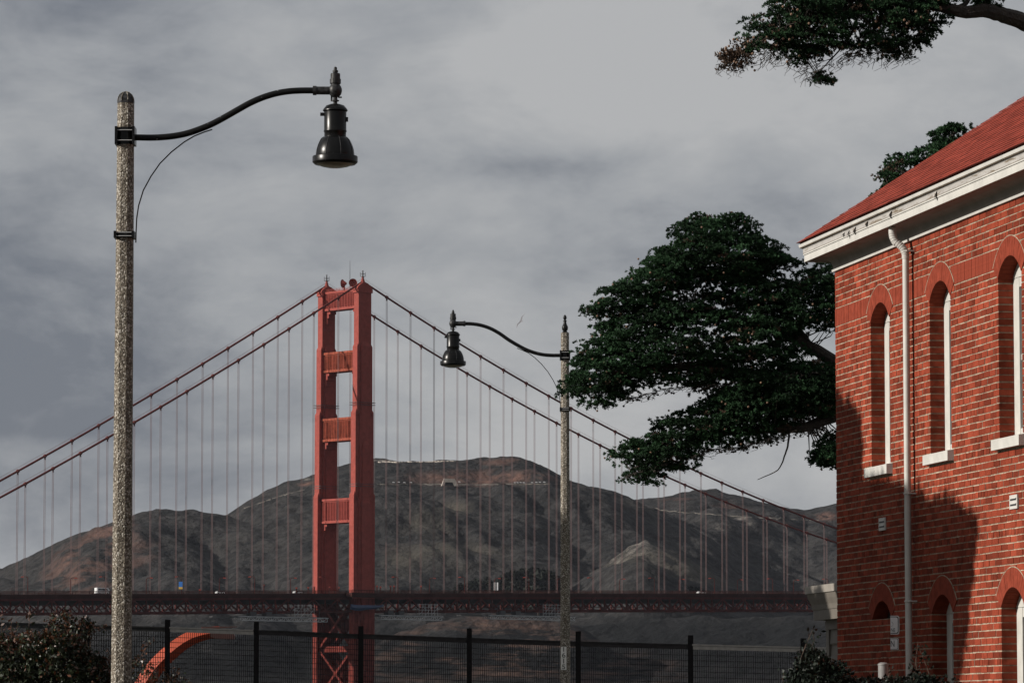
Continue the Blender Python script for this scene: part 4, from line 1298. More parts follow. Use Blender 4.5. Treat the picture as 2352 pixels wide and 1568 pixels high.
# core and mortar face
mo = MB()
def mort(t0, t1, z0, z1):
    if z1-z0 > 0.004 and t1-t0 > 1e-4: mo.box(t0, t1, 0.0045, 0.34, z0, z1)
cur = 0.004
G = 0.008
for tc_ in TCs:
    a, b = tc_-HWN-G, tc_+HWN+G
    mort(cur, a, -0.3, ZT)
    n = 14
    first = tc_ == TCs[0]
    for k in range(n):
        t0 = a+(b-a)*k/n; t1 = a+(b-a)*(k+1)/n
        tm = max(abs(t0-tc_), abs(t1-tc_)); tm = min(tm, HWN)
        tm0 = min(abs(t0-tc_), abs(t1-tc_))
        def zarc(ap): return ap-RR+math.sqrt(max((RR+G)**2-tm0**2, 0))
        mort(t0, t1, zarc(APU), ZT)
        mort(t0, t1, zarc(APL), SILLB)
        mort(t0, t1, -0.3, (APL-RISE-0.004 if first else 0.35))
    cur = b
mort(cur, TEND, -0.3, ZT)
wall = mo.build('wall', M['mortar'], house)
core = MB().box(0.30, TEND-0.3, 0.345, 8.6, -0.3, ZT-0.02).box(0.0, 0.28, 0.345, 8.6, -0.3, ZT).box(0.0,TEND,8.61,8.9,-0.3,ZT).box(TEND-0.28,TEND,0.345,8.6,-0.3,ZT-0.001)
core.build('rear_walls', M['brick'], house)

# bricks
rb_ = random.Random(3)
bricks = []    # (t0,t1,y0,y1,z0,z1,rnd)
NROW = int((ZT+0.2)/PITCH)
for r in range(NROW):
    zt1 = ZT-0.004-r*PITCH; zb = zt1-(PITCH-JT)
    if 6 <= r <= 8:
        if r != 6: continue
        zb = zt1-(3*PITCH-JT)
        for (a, b) in free_spans(zb+0.09, zt1-0.03, 0.0, TEND):
            n = max(1, int(round((b-a)/0.069)))
            for k in range(n):
                w = (b-a)/n
                bricks.append((a+k*w+0.0022, a+(k+1)*w-0.0022, -0.001+rb_.uniform(-0.002,0.002), 0.09, zb+rb_.uniform(-0.002,0.002), zt1+rb_.uniform(-0.002,0.002), 0.45+0.25*rb_.random(), 1))
        continue
    header = (r % 6 == 4)
    pitch = 0.109 if header else 0.218
    off = (0.0545 if header else (0.109 if r % 2 else 0.0)) + rb_.uniform(-0.012, 0.012)
    for (a, b) in free_spans(zb, zt1, 0.0, TEND):
        edges = [a]
        k = math.floor((a-off)/pitch)+1
        while off+k*pitch < b-0.035:
            x = off+k*pitch + rb_.uniform(-0.007, 0.007)
            if x-edges[-1] > 0.04: edges.append(x)
            k += 1
        edges.append(b)
        for i in range(len(edges)-1):
            e0, e1 = edges[i], edges[i+1]
            vj = rb_.choice((0.25, 0.6, 0.9, 1.1, 1.3))
            ja = 0.0 if i == 0 else JT*vj
            jb = 0.0 if i == len(edges)-2 else JT*0.12
            opn = (i == 0 and a > 0.01) or (i == len(edges)-2)
            rn = rb_.random()
            if rb_.random() < 0.06: rn = 0.02
            dz = rb_.uniform(-0.0022, 0.0022)
            bricks.append((e0+ja, e1-jb, rb_.uniform(-0.003, 0.002), 0.172 if opn else 0.09, zb+dz, zt1+dz+rb_.uniform(-0.002,0.001), rn, 0))
# bricks that close the first ground floor window
tc_ = TCs[0]
for r in range(NROW):
    zt1 = ZT-0.004-r*PITCH; zb = zt1-(PITCH-JT)
    if zt1 < APL-RISE+0.01 and zb > -0.2:
        pass
def area(bk):
    c = HWd((bk[0]+bk[1])/2, 0, (bk[4]+bk[5])/2)
    x, y = PX(c)
    if not (1915 < x < 2350 and 2 < y < 1566): return -1
    x0 = PX(HWd(bk[0],0,bk[4]))[0]; x1 = PX(HWd(bk[1],0,bk[4]))[0]
    y0 = PX(HWd(bk[0],0,bk[4]))[1]; y1 = PX(HWd(bk[0],0,bk[5]))[1]
    return (x1-x0)*(y0-y1)
order = sorted(range(len(bricks)), key=lambda i: -area(bricks[i]))
single = set(order[:290])
unit = []
for k in range(10):
    mb = MB(); mb.rnd = (k+0.5)/10; mb.box(0,1,0,1,0,1)
    me = mb.mesh('brick'); me.materials.append(M['brick']); unit.append(me)
    mb = MB(); mb.rnd = (k+0.5)/10; mb.box(0,1,0,1,0,1)
    me = mb.mesh('brick'); me.materials.append(M['brick_smooth']); unit.append(me)
rest = MB(); rest_s = MB()
for i, (t0,t1,y0,y1,z0,z1,rn,sm_) in enumerate(bricks):
    if i in single:
        o = link('brick', unit[min(9,int(rn*10))*2+sm_], None, house)
        o.location = (t0,y0,z0); o.scale = (t1-t0,y1-y0,z1-z0)
    else:
        q = rest_s if sm_ else rest
        q.rnd = rn; q.box(t0,t1,y0,y1,z0,z1)
kind(rest.build('brickwork', M['brick'], house), 'stuff')
kind(rest_s.build('soldier_course', M['brick_smooth'], house), 'stuff')
# arches, windows, sills
def arc_pts(tc_, ap, r, n=16):
    sa = math.asin(HWN/RR); cz = ap-RR
    return [(tc_+r*math.sin(-sa+2*sa*k/n), cz+r*math.cos(-sa+2*sa*k/n)) for k in range(n+1)]
for (tc_, ap, bot, i, kd) in OP:
    sa = math.asin(HWN/RR); cz = ap-RR
    nv = 15
    win = empty('window', (tc_, 0, 0)); win.parent = house
    for k in range(nv):
        a0 = -sa+2*sa*k/nv+0.0035; a1 = -sa+2*sa*(k+1)/nv-0.0035
        mb = MB(); mb.rnd = 0.35+0.3*rb_.random()
        poly = [(r*math.sin(a), cz+r*math.cos(a)) for r, a in ((RR,a0),(RR+RING,a0),(RR+RING,a1),(RR,a1))]
        mb.prism(poly, 1, -0.006+rb_.uniform(-0.001,0.001), 0.20)
        mb.build('voussoir', M['brick_smooth'], win)
    bead = MB().tube([(x-tc_, -0.003, z) for x, z in arc_pts(tc_, ap, RR+RING+0.006, 14)], 0.0062, 5)
    bead.build('mortar_bead', M['mortar'], win)
    if kd == 'L' and i == 0:
        # blocked opening: only a dark lunette is left under the arch
        MB().prism([(x-tc_, z) for x, z in arc_pts(tc_, ap, RR+0.004, 12)], 1, 0.17, 0.2).build('lunette_board', M['flash'], win)
        continue
    yf = 0.168
    b0 = SILLT if kd == 'U' else 0.45
    spz = ap-RISE
    fr = MB()
    fr.box(-HWN-G, -HWN+0.20, yf, yf+0.10, b0, spz+0.0)
    fr.box(HWN-0.085, HWN+G, yf, yf+0.10, b0, spz+0.0)
    fr.box(-HWN+0.2005, HWN-0.0855, yf+0.004, yf+0.10, b0, b0+0.09)
    fr.box(-HWN+0.2005, HWN-0.0855, yf+0.02, yf+0.11, (b0+spz)/2-0.03, (b0+spz)/2+0.03)
    fr.box(-HWN+0.2005, HWN-0.0855, yf+0.004, yf+0.10, spz-0.10, spz-0.001)
    fr.build('frame', M['white'], win)
    md = MB().box(-HWN+0.2008, -HWN+0.225, yf+0.035, yf+0.09, b0+0.0905, spz-0.1005)
    md.build('stop_moulding', M['white_dull'], win)
    hd = arc_pts(tc_, ap, RR+0.006, 12)
    MB().prism([(x-tc_, z) for x, z in hd], 1, yf-0.004, yf+0.09).build('arched_head', M['white'], win)
    MB().box(-HWN+0.08, HWN-0.08, yf+0.06, yf+0.068, b0+0.085, (b0+spz)/2-0.0305).build('pane', M['glass'], win)
    MB().box(-HWN+0.08, HWN-0.08, yf+0.06, yf+0.068, (b0+spz)/2+0.0305, spz-0.0995).build('pane', M['glass'], win)
    if kd == 'U':
        s_ = MB()
        s_.add([(-0.495,-0.072,SILLB),(0.495,-0.072,SILLB),(0.495,0.19,SILLB),(-0.495,0.19,SILLB),(-0.495,-0.072,SILLT-0.02),(0.495,-0.072,SILLT-0.02),(0.495,0.19,SILLT+0.012),(-0.495,0.19,SILLT+0.012)],
               [(0,3,2,1),(4,5,6,7),(0,1,5,4),(1,2,6,5),(2,3,7,6),(3,0,4,7)])
        s_.build('sill', M['white'], win)
# wall vents
for px, ypx in ((2025,1203),(2327,1152)):
    t = t_at(px, -0.02, 3.9); z = z_at(ypx, t)
    v = empty('wall_vent', (t, -0.002, z)); v.parent = house
    MB().box(-0.135,0.135,-0.016,0.0,-0.073,0.073).build('vent_plate', M['white'], v)
    for zz in (-0.028, 0.028): MB().box(-0.105,0.105,-0.0185,-0.004,zz-0.013,zz+0.009).build('slot', M['flash'], v)
    for zz in (-0.028, 0.028): MB().prism([(-0.026,zz+0.004),(-0.004,zz+0.018),(-0.004,zz+0.022),(-0.026,zz+0.008)],0,-0.11,0.11).build('louvre', M['white'], v)
M['weathered'] = mat('bare_weathered_wood', (0.10, 0.075, 0.05), 0.9, (5.0, 0.5, 8.0))
# swept trim: profile (out, z) along the eaves with a mitre at the far corner
def sweep(name, prof, m, smooth=False):
    vs = []; fs = []; n = len(prof)
    for (o_, z) in prof: vs.append((TEND+0.4, -o_, z))
    for (o_, z) in prof: vs.append((-o_, -o_, z))
    for (o_, z) in prof: vs.append((-o_, 8.9, z))
    for s in range(2):
        for k in range(n): fs.append((s*n+k, s*n+(k+1) % n, (s+1)*n+(k+1) % n, (s+1)*n+k))
    fs += [tuple(range(n)), tuple(reversed(range(2*n, 3*n)))]
    return MB().add(vs, fs).build(name, m, house, smooth)
Z0 = ZT
sweep('frieze_board', [(-0.05,Z0+0.002),(0.030,Z0+0.002),(0.034,Z0+0.028),(-0.05,Z0+0.028)], M['white'])
sweep('bed_moulding', [(-0.05,Z0+0.0285),(0.018,Z0+0.0285),(0.022,Z0+0.075),(0.040,Z0+0.115),(0.075,Z0+0.145),(0.115,Z0+0.160),(-0.05,Z0+0.160)], M['white_dull'], True)
sweep('soffit', [(-0.05,Z0+0.1605),(0.285,Z0+0.1605),(0.285,Z0+0.185),(-0.05,Z0+0.185)], M['soffit'])
sweep('fascia', [(0.2855,Z0+0.148),(0.305,Z0+0.148),(0.305,Z0+0.232),(0.2855,Z0+0.232)], M['white'])
sweep('fillet', [(0.25,Z0+0.2325),(0.316,Z0+0.2325),(0.316,Z0+0.248),(0.25,Z0+0.248)], M['white'])
sweep('crown_moulding', [(0.25,Z0+0.2485),(0.310,Z0+0.2485),(0.318,Z0+0.262),(0.316,Z0+0.292),(0.326,Z0+0.312),(0.346,Z0+0.326),(0.25,Z0+0.326)], M['white_peel'], True)
sweep('drip_edge', [(0.25,Z0+0.3265),(0.356,Z0+0.3265),(0.362,Z0+0.362),(0.25,Z0+0.362)], M['white'])
sweep('eave_flashing', [(0.25,Z0+0.3625),(0.350,Z0+0.3625),(0.343,Z0+0.388),(0.25,Z0+0.388)], M['flash'])
sweep('joint_strip', [(0.25,Z0+0.318),(0.350,Z0+0.318),(0.3505,Z0+0.3264),(0.25,Z0+0.3264)], M['weathered'])
sweep('groove_strip', [(0.25,Z0+0.2484),(0.3165,Z0+0.2484),(0.3165,Z0+0.2535),(0.25,Z0+0.2535)], M['weathered'])
sweep('groove_strip', [(0.25,Z0+0.2315),(0.3065,Z0+0.2315),(0.3065,Z0+0.2360),(0.25,Z0+0.2360)], M['weathered'])
# peeling strips of paint
for k in range(6):
    px = [1938,1950,1962,1990,2045,2150][k]
    t = t_at(px, -0.31, 7.4); z = Z0+0.30-0.02*rb_.random()
    w = 0.03+0.10*rb_.random(); h = 0.03+0.07*rb_.random()
    vs = [(t,-0.322,z),(t+w,-0.324,z+0.01),(t+w*0.9,-0.35,z-h*0.5),(t+w*0.6,-0.345,z-h),(t+w*0.2,-0.355,z-h*0.8),(t-0.01,-0.34,z-h*0.4)]
    MB().add(vs+[(a+0.002,b+0.004,c) for a,b,c in vs], [(0,1,2,3,4,5),(11,10,9,8,7,6)]+[(i,(i+1)%6,6+(i+1)%6,6+i) for i in range(6)]).build('paint_flake', M['white_peel'], house)
# roof
SLOPE = 0.70; EO = 0.372; EZ = Z0+0.385
rf = MB()
D_ = 9.7/2
rf.add([(TEND+0.45,-EO,EZ),(-EO,-EO,EZ),(-EO,8.9+EO,EZ),(TEND+0.45,8.9+EO,EZ),(-EO+D_,-EO+D_,EZ+SLOPE*D_-0.03),(TEND+0.45-D_,-EO+D_,EZ+SLOPE*D_-0.03)],
       [(0,1,4,5),(1,2,4),(2,3,5,4),(3,0,5),(3,2,1,0)])
roof = rf.build('roof', M['shingle'], house)
sh = MB(); she = MB(); ex = 0.086
for k in range(int(D_/ex)):
    i0 = k*ex; i1 = (k+1.15)*ex
    ta = -EO+i0; x = ta - rb_.random()*0.2
    while x < TEND+0.4-i0:
        w = 0.30+rb_.uniform(-0.02, 0.02); x1 = x+w
        a = max(x, ta-0.015); a2 = max(x, -EO+i1-0.01)
        if x1 > ta+0.03:
            lf = 0.010+rb_.uniform(-0.002,0.003); sh.rnd = rb_.random()
            x1e = x1-0.004
            if a2 > x1e: a2 = x1e-0.001
            y0, y1 = -EO+i0-0.01, -EO+i1; z0, z1 = EZ+SLOPE*i0-0.004, EZ+SLOPE*i1
            sh.add([(a,y0,z0+lf),(x1e,y0,z0+lf),(x1e,y1,z1+0.004),(a2,y1,z1+0.004),(a,y0,z0-0.004),(x1e,y0,z0-0.004)], [(0,1,2,3)])
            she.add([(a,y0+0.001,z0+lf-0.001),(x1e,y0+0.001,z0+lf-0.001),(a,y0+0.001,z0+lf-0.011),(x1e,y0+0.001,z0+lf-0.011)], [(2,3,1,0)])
        x = x1
kind(sh.build('shingles', M['shingle'], roof), 'stuff')
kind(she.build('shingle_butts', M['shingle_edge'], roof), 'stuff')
# downpipe
tp_ = t_at(2083.0, -0.085, 5.0); tg = t_at(2063, -0.25, 6.9)
zt_ = ZT+0.155
yp = -0.082
DPT = z_at(573, tp_, yp)
path = [(tp_-0.06,-0.22,zt_),(tp_-0.06,-0.22,zt_-0.06),(tp_-0.055,-0.215,zt_-0.11),(tp_-0.04,-0.195,zt_-0.165),(tp_-0.02,-0.15,zt_-0.20),(tp_-0.005,-0.115,zt_-0.235),(tp_,yp-0.005,zt_-0.29),(tp_,yp,zt_-0.36)]
dp = empty('downpipe', (0,0,0)); dp.parent = house
MB().tube(path, 0.043, 14).build('swan_neck', M['white'], dp, True)
rings = MB()
for a in range(1, 7):
    p = Vector(path[a]); q = Vector(path[a+1]); d = (q-p).normalized()
    for f_ in (0.25, 0.75):
        c = p.lerp(q, f_); rings.tube([c-d*0.005, c, c+d*0.005], [0.043,0.0465,0.043], 14)
rings.build('elbow_crimp', M['white'], dp, True)
MB().tube([(tp_,yp,0.1),(tp_,yp,zt_-0.30)], 0.038, 14).build('pipe', M['white'], dp, True)
for ypx in (577, 1133, 1380):
    z = z_at(ypx, tp_, yp)
    b = MB().lathe([(0.039,-0.012),(0.047,-0.008),(0.047,0.008),(0.039,0.012)],16,(tp_,yp,z))
    b.box(tp_+0.045,tp_+0.075,yp-0.012,yp+0.08,z-0.008,z+0.008)
    b.build('pipe_bracket', M['white'], dp)

# ------------------------------------------------------------------ signs fixed to the wall beside the pipe
def wall_sign(xl, xr, yt, yb, label, build):
    """small plate that projects from the wall, face turned to the viewer; its left part is missing"""
    t1 = t_at(xr+0.5, -0.004, 2.2); w0 = HWd(t1, -0.004, 0)
    Ys = w0.y
    a = P(xl, yb, Ys); b = P(xr, yt, Ys)
    o = empty('wall_sign', (a.x, Ys, a.z), 0.0)
    w, h = b.x-a.x, b.z-a.z
    rr = 0.10*h
    def plate(i, y0, y1, m, nm):
        pts = [(0,i),(w-i-rr,i)]+[(w-i-rr+rr*math.sin(q), i+rr-rr*math.cos(q)) for q in np.linspace(0.2,1.57,5)]+[(w-i-rr+rr*math.cos(q), h-i-rr+rr*math.sin(q)) for q in np.linspace(0,1.57,5)]+[(0,h-i)]
        return MB().prism(pts, 1, y0, y1).build(nm, m, o)
    plate(0, 0.0, 0.006, M['sign_white'], 'plate')
    plate(0.055*h*0.8, -0.0015, 0.0, M['ink'], 'border')
    plate(0.105*h*0.8, -0.003, -0.0016, M['sign_white'], 'face')
    MB().box(w*0.55, w*1.05, 0.0062, 0.012, h*0.45, h*0.55).build('bracket', M['dark_steel'], o)
    build(o, w, h)
    return tag(o, label, 'sign', 'cut traffic signs on the brick wall')
def letters(o, s, size, x, z, sx=1.0):
    me = text_mesh(s, size, 'lettering', 0.001)
    q = link('lettering', me, M['ink'], o); q.location = (x, -0.0045, z); q.rotation_euler = (math.pi/2, 0, 0); q.scale = (sx, 1, 1)
def b1(o, w, h):
    letters(o, 'NE', h*0.28, w*0.27, h*0.225, 0.66)
    arc = MB(); n = 14; r = w*0.27; cx, cz = w*0.02, h*0.55
    for k in range(n):
        a0 = -math.pi/2+math.pi*k/n; a1 = -math.pi/2+math.pi*(k+1)/n
        arc.bar((cx+r*math.cos(a0),-0.0042,cz+r*math.sin(a0)),(cx+r*math.cos(a1),-0.0042,cz+r*math.sin(a1)),0.002,0.006,(0,1,0))
    arc.build('ring_mark', M['ink'], o)
def b2_(o, w, h): letters(o, 'N', h*0.78, w*0.25, h*0.5, 0.62)
wall_sign(2045.5, 2065.5, 1413, 1456, 'upper of two cut white signs on the shaded brick wall, lettered NE', b1)
wall_sign(2045.5, 2064.0, 1464.5, 1491.5, 'lower of two cut white signs on the shaded brick wall, lettered N', b2_)
# pipe stub standing in the shrubs
w = P(2028.5, 1527, 44.0)
ps = empty('pipe_post', (w.x, w.y, -0.1))
MB().lathe([(0.052,0),(0.052,w.z+0.1)],14).build('pipe', M['post_metal'], ps, True)
MB().lathe([(0.056,w.z+0.1),(0.056,w.z+0.115),(0.03,w.z+0.13)],14).build('pipe_cap', M['post_metal'], ps, True)
tag(ps, 'short weathered metal pipe post standing in the shrubs by the brick wall', 'post')

# ------------------------------------------------------------------ cream annex behind the corner
an = empty('annex', HWd(-3.4, 0.0, 0), house.rotation_euler.z)
tag(an, 'small cream weatherboard annex with eaves just behind the brick corner', 'building')
yi = 0.0
lo, hi = -1.0, 3.0
for _ in range(40):
    m_ = (lo+hi)/2
    if PX(HWd(-3.4, m_, 2.2))[0] < 1903: lo = m_
    else: hi = m_
yi = lo
ez = z_at(1423, -3.2, yi)       # soffit height
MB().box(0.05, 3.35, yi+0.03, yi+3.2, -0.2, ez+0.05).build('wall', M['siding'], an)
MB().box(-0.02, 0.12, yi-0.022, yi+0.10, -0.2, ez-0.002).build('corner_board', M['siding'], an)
z = ez-0.02
while z > 0:
    b = MB(); z2 = z-0.295
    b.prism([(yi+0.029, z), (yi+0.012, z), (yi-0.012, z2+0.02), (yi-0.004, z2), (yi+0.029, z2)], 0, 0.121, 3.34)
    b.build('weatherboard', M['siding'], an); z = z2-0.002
lo, hi = -1.0, 1.0
for _ in range(40):
    m_ = (lo+hi)/2       # eave overhang so that the tip stands at x = 1848
    if PX(HWd(-3.4-m_, yi-m_, 3.5))[0] > 1848: lo = m_
    else: hi = m_
ov = lo
def an_sweep(name, prof, m):
    vs = []; fs = []; n = len(prof)
    for (o_, z) in prof: vs.append((3.35, yi-o_, z))
    for (o_, z) in prof: vs.append((-o_, yi-o_, z))
    for (o_, z) in prof: vs.append((-o_, yi+3.2, z))
    for s in range(2):
        for k in range(n): fs.append((s*n+k, s*n+(k+1) % n, (s+1)*n+(k+1) % n, (s+1)*n+k))
    fs += [tuple(range(n)), tuple(reversed(range(2*n, 3*n)))]
    return MB().add(vs, fs).build(name, m, an, False)
h_ = z_at(1347, -3.4-ov, yi-ov) - ez
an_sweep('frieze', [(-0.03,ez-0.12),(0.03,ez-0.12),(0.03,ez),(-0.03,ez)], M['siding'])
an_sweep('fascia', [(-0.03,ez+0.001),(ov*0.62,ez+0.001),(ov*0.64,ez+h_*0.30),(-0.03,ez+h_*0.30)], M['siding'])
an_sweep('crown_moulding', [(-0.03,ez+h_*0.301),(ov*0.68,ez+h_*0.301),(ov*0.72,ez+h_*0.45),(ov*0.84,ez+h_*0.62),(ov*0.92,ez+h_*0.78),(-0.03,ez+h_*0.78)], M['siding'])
an_sweep('drip_edge', [(-0.03,ez+h_*0.781),(ov*0.99,ez+h_*0.781),(ov,ez+h_),(-0.03,ez+h_)], M['white_dull'])
MB().add([(3.35,yi-ov+0.02,ez+h_+0.002),(-ov+0.02,yi-ov+0.02,ez+h_+0.002),(-ov+0.02,yi+3.2,ez+h_+0.002),(3.35,yi+3.2,ez+h_+0.002),(1.2,yi+1.3,ez+h_+0.14),(3.35,yi+1.3,ez+h_+0.14)],
         [(0,1,4,5),(1,2,4),(2,3,5,4),(3,0,5),(3,2,1,0)]).build('roof', M['flash'], an)
# ------------------------------------------------------------------ trees and shrubs
def in_poly(pts, poly):
    x, y = pts[:,0], pts[:,1]; c = np.zeros(len(pts), bool); n = len(poly)
    for i in range(n):
        x0, y0 = poly[i]; x1, y1 = poly[(i+1) % n]
        if y0 == y1: continue
        cond = ((y0 > y) != (y1 > y)) & (x < (x1-x0)*(y-y0)/(y1-y0)+x0)
        c ^= cond
    return c
def edge_dist(pts, poly):
    d = np.full(len(pts), 1e9); n = len(poly)
    for i in range(n):
        a = np.array(poly[i], float); b = np.array(poly[(i+1) % n], float); ab = b-a
        t = np.clip(((pts-a)@ab)/max(ab@ab, 1e-9), 0, 1)
        q = a+t[:,None]*ab
        d = np.minimum(d, np.hypot(*(pts-q).T))
    return d
def sample_poly(poly, n, rng):
    p = np.array(poly, float); lo, hi = p.min(0), p.max(0)
    out = np.zeros((0,2))
    while len(out) < n:
        q = lo+rng.random((n*3,2))*(hi-lo)
        out = np.vstack([out, q[in_poly(q, poly)]])
    return out[:n]
def unit_rand(n, rng):
    v = rng.normal(size=(n,3)); return v/np.linalg.norm(v, axis=1)[:,None]
def leaves(base, dirs, length, width, rng):
    """kite-shaped faces: base points, unit directions"""
    side = np.cross(dirs, unit_rand(len(base), rng)); side /= np.linalg.norm(side, axis=1)[:,None]+1e-9
    L_ = length[:,None] if isinstance(length, np.ndarray) else length
    W_ = width[:,None] if isinstance(width, np.ndarray) else width
    mid = base+dirs*L_*0.45
    return np.stack([base, mid+side*W_, base+dirs*L_, mid-side*W_], 1)
def cypress_crown(polys, holes, Yc, thick, ppm, n_pad, pad_r, n_tuft, n_leaf, leaf_l, rng, conv=lambda q: q, brown=0.0):
    """polys: list of (outline in picture units, weight); pads of tufts fill the volume behind each outline.
    returns leaf quads, rnd, pad centres"""
    pads = []
    for poly, wgt in polys:
        n = int(n_pad*wgt)
        q = sample_poly(poly, n, rng)
        keep = np.ones(n, bool)
        for h in holes: keep &= ~in_poly(q, h)
        q = q[keep]
        d = edge_dist(q, poly)
        k = (PXSCALE*1.0)
        T = thick*np.sqrt(np.clip(d*k/ppm/ (thick*0.9), 0.02, 1))
        dep = (rng.random(len(q))*2-1)*T
        ok = d*k/ppm > pad_r*0.55
        for (x, y), dd, o_ in zip(q, dep, ok):
            if not o_ and rng.random() < 0.55: continue
            pads.append(P(*conv((x, y)), Yc+dd))
    pads = np.array([tuple(p) for p in pads])
    m = len(pads)
    sz = pad_r*(0.55+0.75*rng.random(m))
    # tufts sit on the upper shell of each pad
    pi = np.repeat(np.arange(m), n_tuft)
    u = unit_rand(len(pi), rng); u[:,2] = np.abs(u[:,2])*0.9-0.18
    tc_ = pads[pi]+u*sz[pi][:,None]*np.array([1.25,1.25,0.62])*(0.45+0.55*rng.random(len(pi))[:,None]**0.5)
    # leaves radiate from the tuft, up and outward
    li = np.repeat(np.arange(len(tc_)), n_leaf)
    dr = u[li]*0.55+unit_rand(len(li), rng)*0.75+np.array([0,0,0.42])
    dr /= np.linalg.norm(dr, axis=1)[:,None]
    ll = leaf_l*(0.6+0.7*rng.random(len(li)))
    V = leaves(tc_[li]+unit_rand(len(li), rng)*leaf_l*0.25, dr, ll, ll*0.19, rng)
    pr = rng.random(m)
    rn = np.clip(0.12+0.76*pr[pi][li]+0.35*(rng.random(len(li))-0.5)+0.25*(rng.random(len(tc_))[li]-0.5), 0, 1)
    return V, rn, pads, sz
PXSCALE = 1.0
def limb(parent, pts, r0, r1, name='limb', rng=None):
    pts = [Vector(p) for p in pts]; out = []
    for i in range(len(pts)-1):
        q0 = pts[max(i-1,0)]; q1 = pts[i]; q2 = pts[i+1]; q3 = pts[min(i+2,len(pts)-1)]
        for t in np.linspace(0,1,6)[:-1]:
            v = 0.5*((2*q1)+(q2-q0)*t+(2*q0-5*q1+4*q2-q3)*t*t+(3*q1-q0-3*q2+q3)*t**3)
            out.append(v+Vector((random.uniform(-1,1),random.uniform(-1,1),random.uniform(-1,1)))*r1*0.6)
    out.append(pts[-1]); n = len(out)
    return MB().tube(out, [r0+(r1-r0)*i/(n-1) for i in range(n)], 9).build(name, M['bark'], parent, True)
def twig_mesh(parent, pads, nodes, name, rng, r=0.008, m=M['bark']):
    """a thin twig from the nearest limb node to each foliage pad"""
    nd = np.array([tuple(p) for p in nodes]); mb = MB()
    for p in pads:
        d = np.linalg.norm(nd-p, axis=1)+0.6*np.maximum(0, (nd[:,2]-p[2]))
        a = nd[d.argmin()]; c = (a+p)/2+rng.normal(size=3)*0.10*np.linalg.norm(p-a)
        mb.tube([a, c, p], [r*2.0, r*1.2, r*0.45], 4, False)
    return kind(mb.build(name, m, parent), 'stuff')
def local(root, o):
    """meshes were built in world coordinates: keep them there under a root that stands at the tree's foot"""
    o.parent = root; o.matrix_parent_inverse = Matrix.Translation(root.location).inverted()
    return o
def limb_w(root, pts, r0, r1, name='limb'):
    o = limb(None, pts, r0, r1, name); return local(root, o)

# --- big cypress beside the building ----------------------------------------
cz_ = lambda q: (1263.3+q[0]*0.4394, 459.4+q[1]*0.4394)
PXSCALE = 0.4394
YT = 76.0; PPM = F/YT
m1 = [(165,590),(200,550),(260,505),(320,450),(370,420),(430,385),(500,340),(540,290),(580,245),(590,205),(635,180),(680,135),(750,110),(775,75),(830,90),(880,80),(975,75),(1030,105),(1070,145),(1100,185),(1150,215),(1190,240),(1230,285),(1280,315),(1305,350),(1260,365),(1200,400),(1150,420),(1060,440),(980,450),(900,440),(800,440),(700,500),(560,570),(400,590),(300,610),(200,625)]
m2 = [(240,640),(330,590),(450,550),(600,500),(750,480),(850,490),(930,555),(1050,510),(1150,455),(1250,425),(1330,385),(1370,340),(1430,330),(1540,345),(1560,700),(1420,690),(1340,690),(1300,720),(1310,800),(1440,840),(1430,880),(1340,890),(1250,910),(1100,910),(960,930),(880,965),(830,1020),(720,1000),(640,975),(560,985),(460,1000),(380,1060),(310,1090),(250,1110),(200,1080),(110,1060),(60,1000),(100,940),(110,880),(150,800),(170,750),(230,710),(250,680)]
m3 = [(330,1340),(420,1260),(480,1250),(540,1190),(620,1130),(720,1100),(830,1050),(900,990),(1000,960),(1300,890),(1560,880),(1560,1130),(1400,1160),(1290,1200),(1150,1260),(1000,1310),(930,1290),(850,1320),(750,1345),(740,1400),(680,1440),(620,1430),(560,1430),(530,1495),(480,1475),(400,1485),(390,1420),(310,1380)]
m4 = [(1370,1340),(1400,1290),(1440,1250),(1560,1190),(1560,1400),(1450,1415),(1400,1380)]
m5 = [(860,960),(1000,880),(1300,860),(1560,880),(1560,1080),(1300,1130),(1000,1120),(850,1080)]
m6 = [(780,420),(950,400),(1120,400),(1240,380),(1250,470),(1100,560),(950,590),(800,540)]
holes = [[(590,900),(620,860),(700,835),(760,845),(740,890),(650,910)], [(930,495),(985,480),(1020,500),(985,530),(940,525)], [(1310,720),(1420,690),(1560,690),(1560,830),(1440,835),(1360,800)],
         [(800,445),(850,440),(850,465),(800,465)], [(840,1010),(900,950),(975,940),(960,985),(890,1000)]]
rng = np.random.default_rng(5)
trk = P(2090, 1640, YT+1.0)
cyp = empty('cypress_tree', (trk.x, trk.y, 0.6))
tag(cyp, 'large dark green cypress with layered crown beside the brick building', 'tree', None)
V, rn, pads, sz = cypress_crown([(m1,0.30),(m2,0.52),(m3,0.34),(m4,0.05),(m5,0.22),(m6,0.07)], holes, YT, 1.15, PPM, 2150, 0.185, 17, 18, 0.045, rng, cz_)
def W3(x, y, dy=0): return P(*cz_((x, y)), YT+dy)
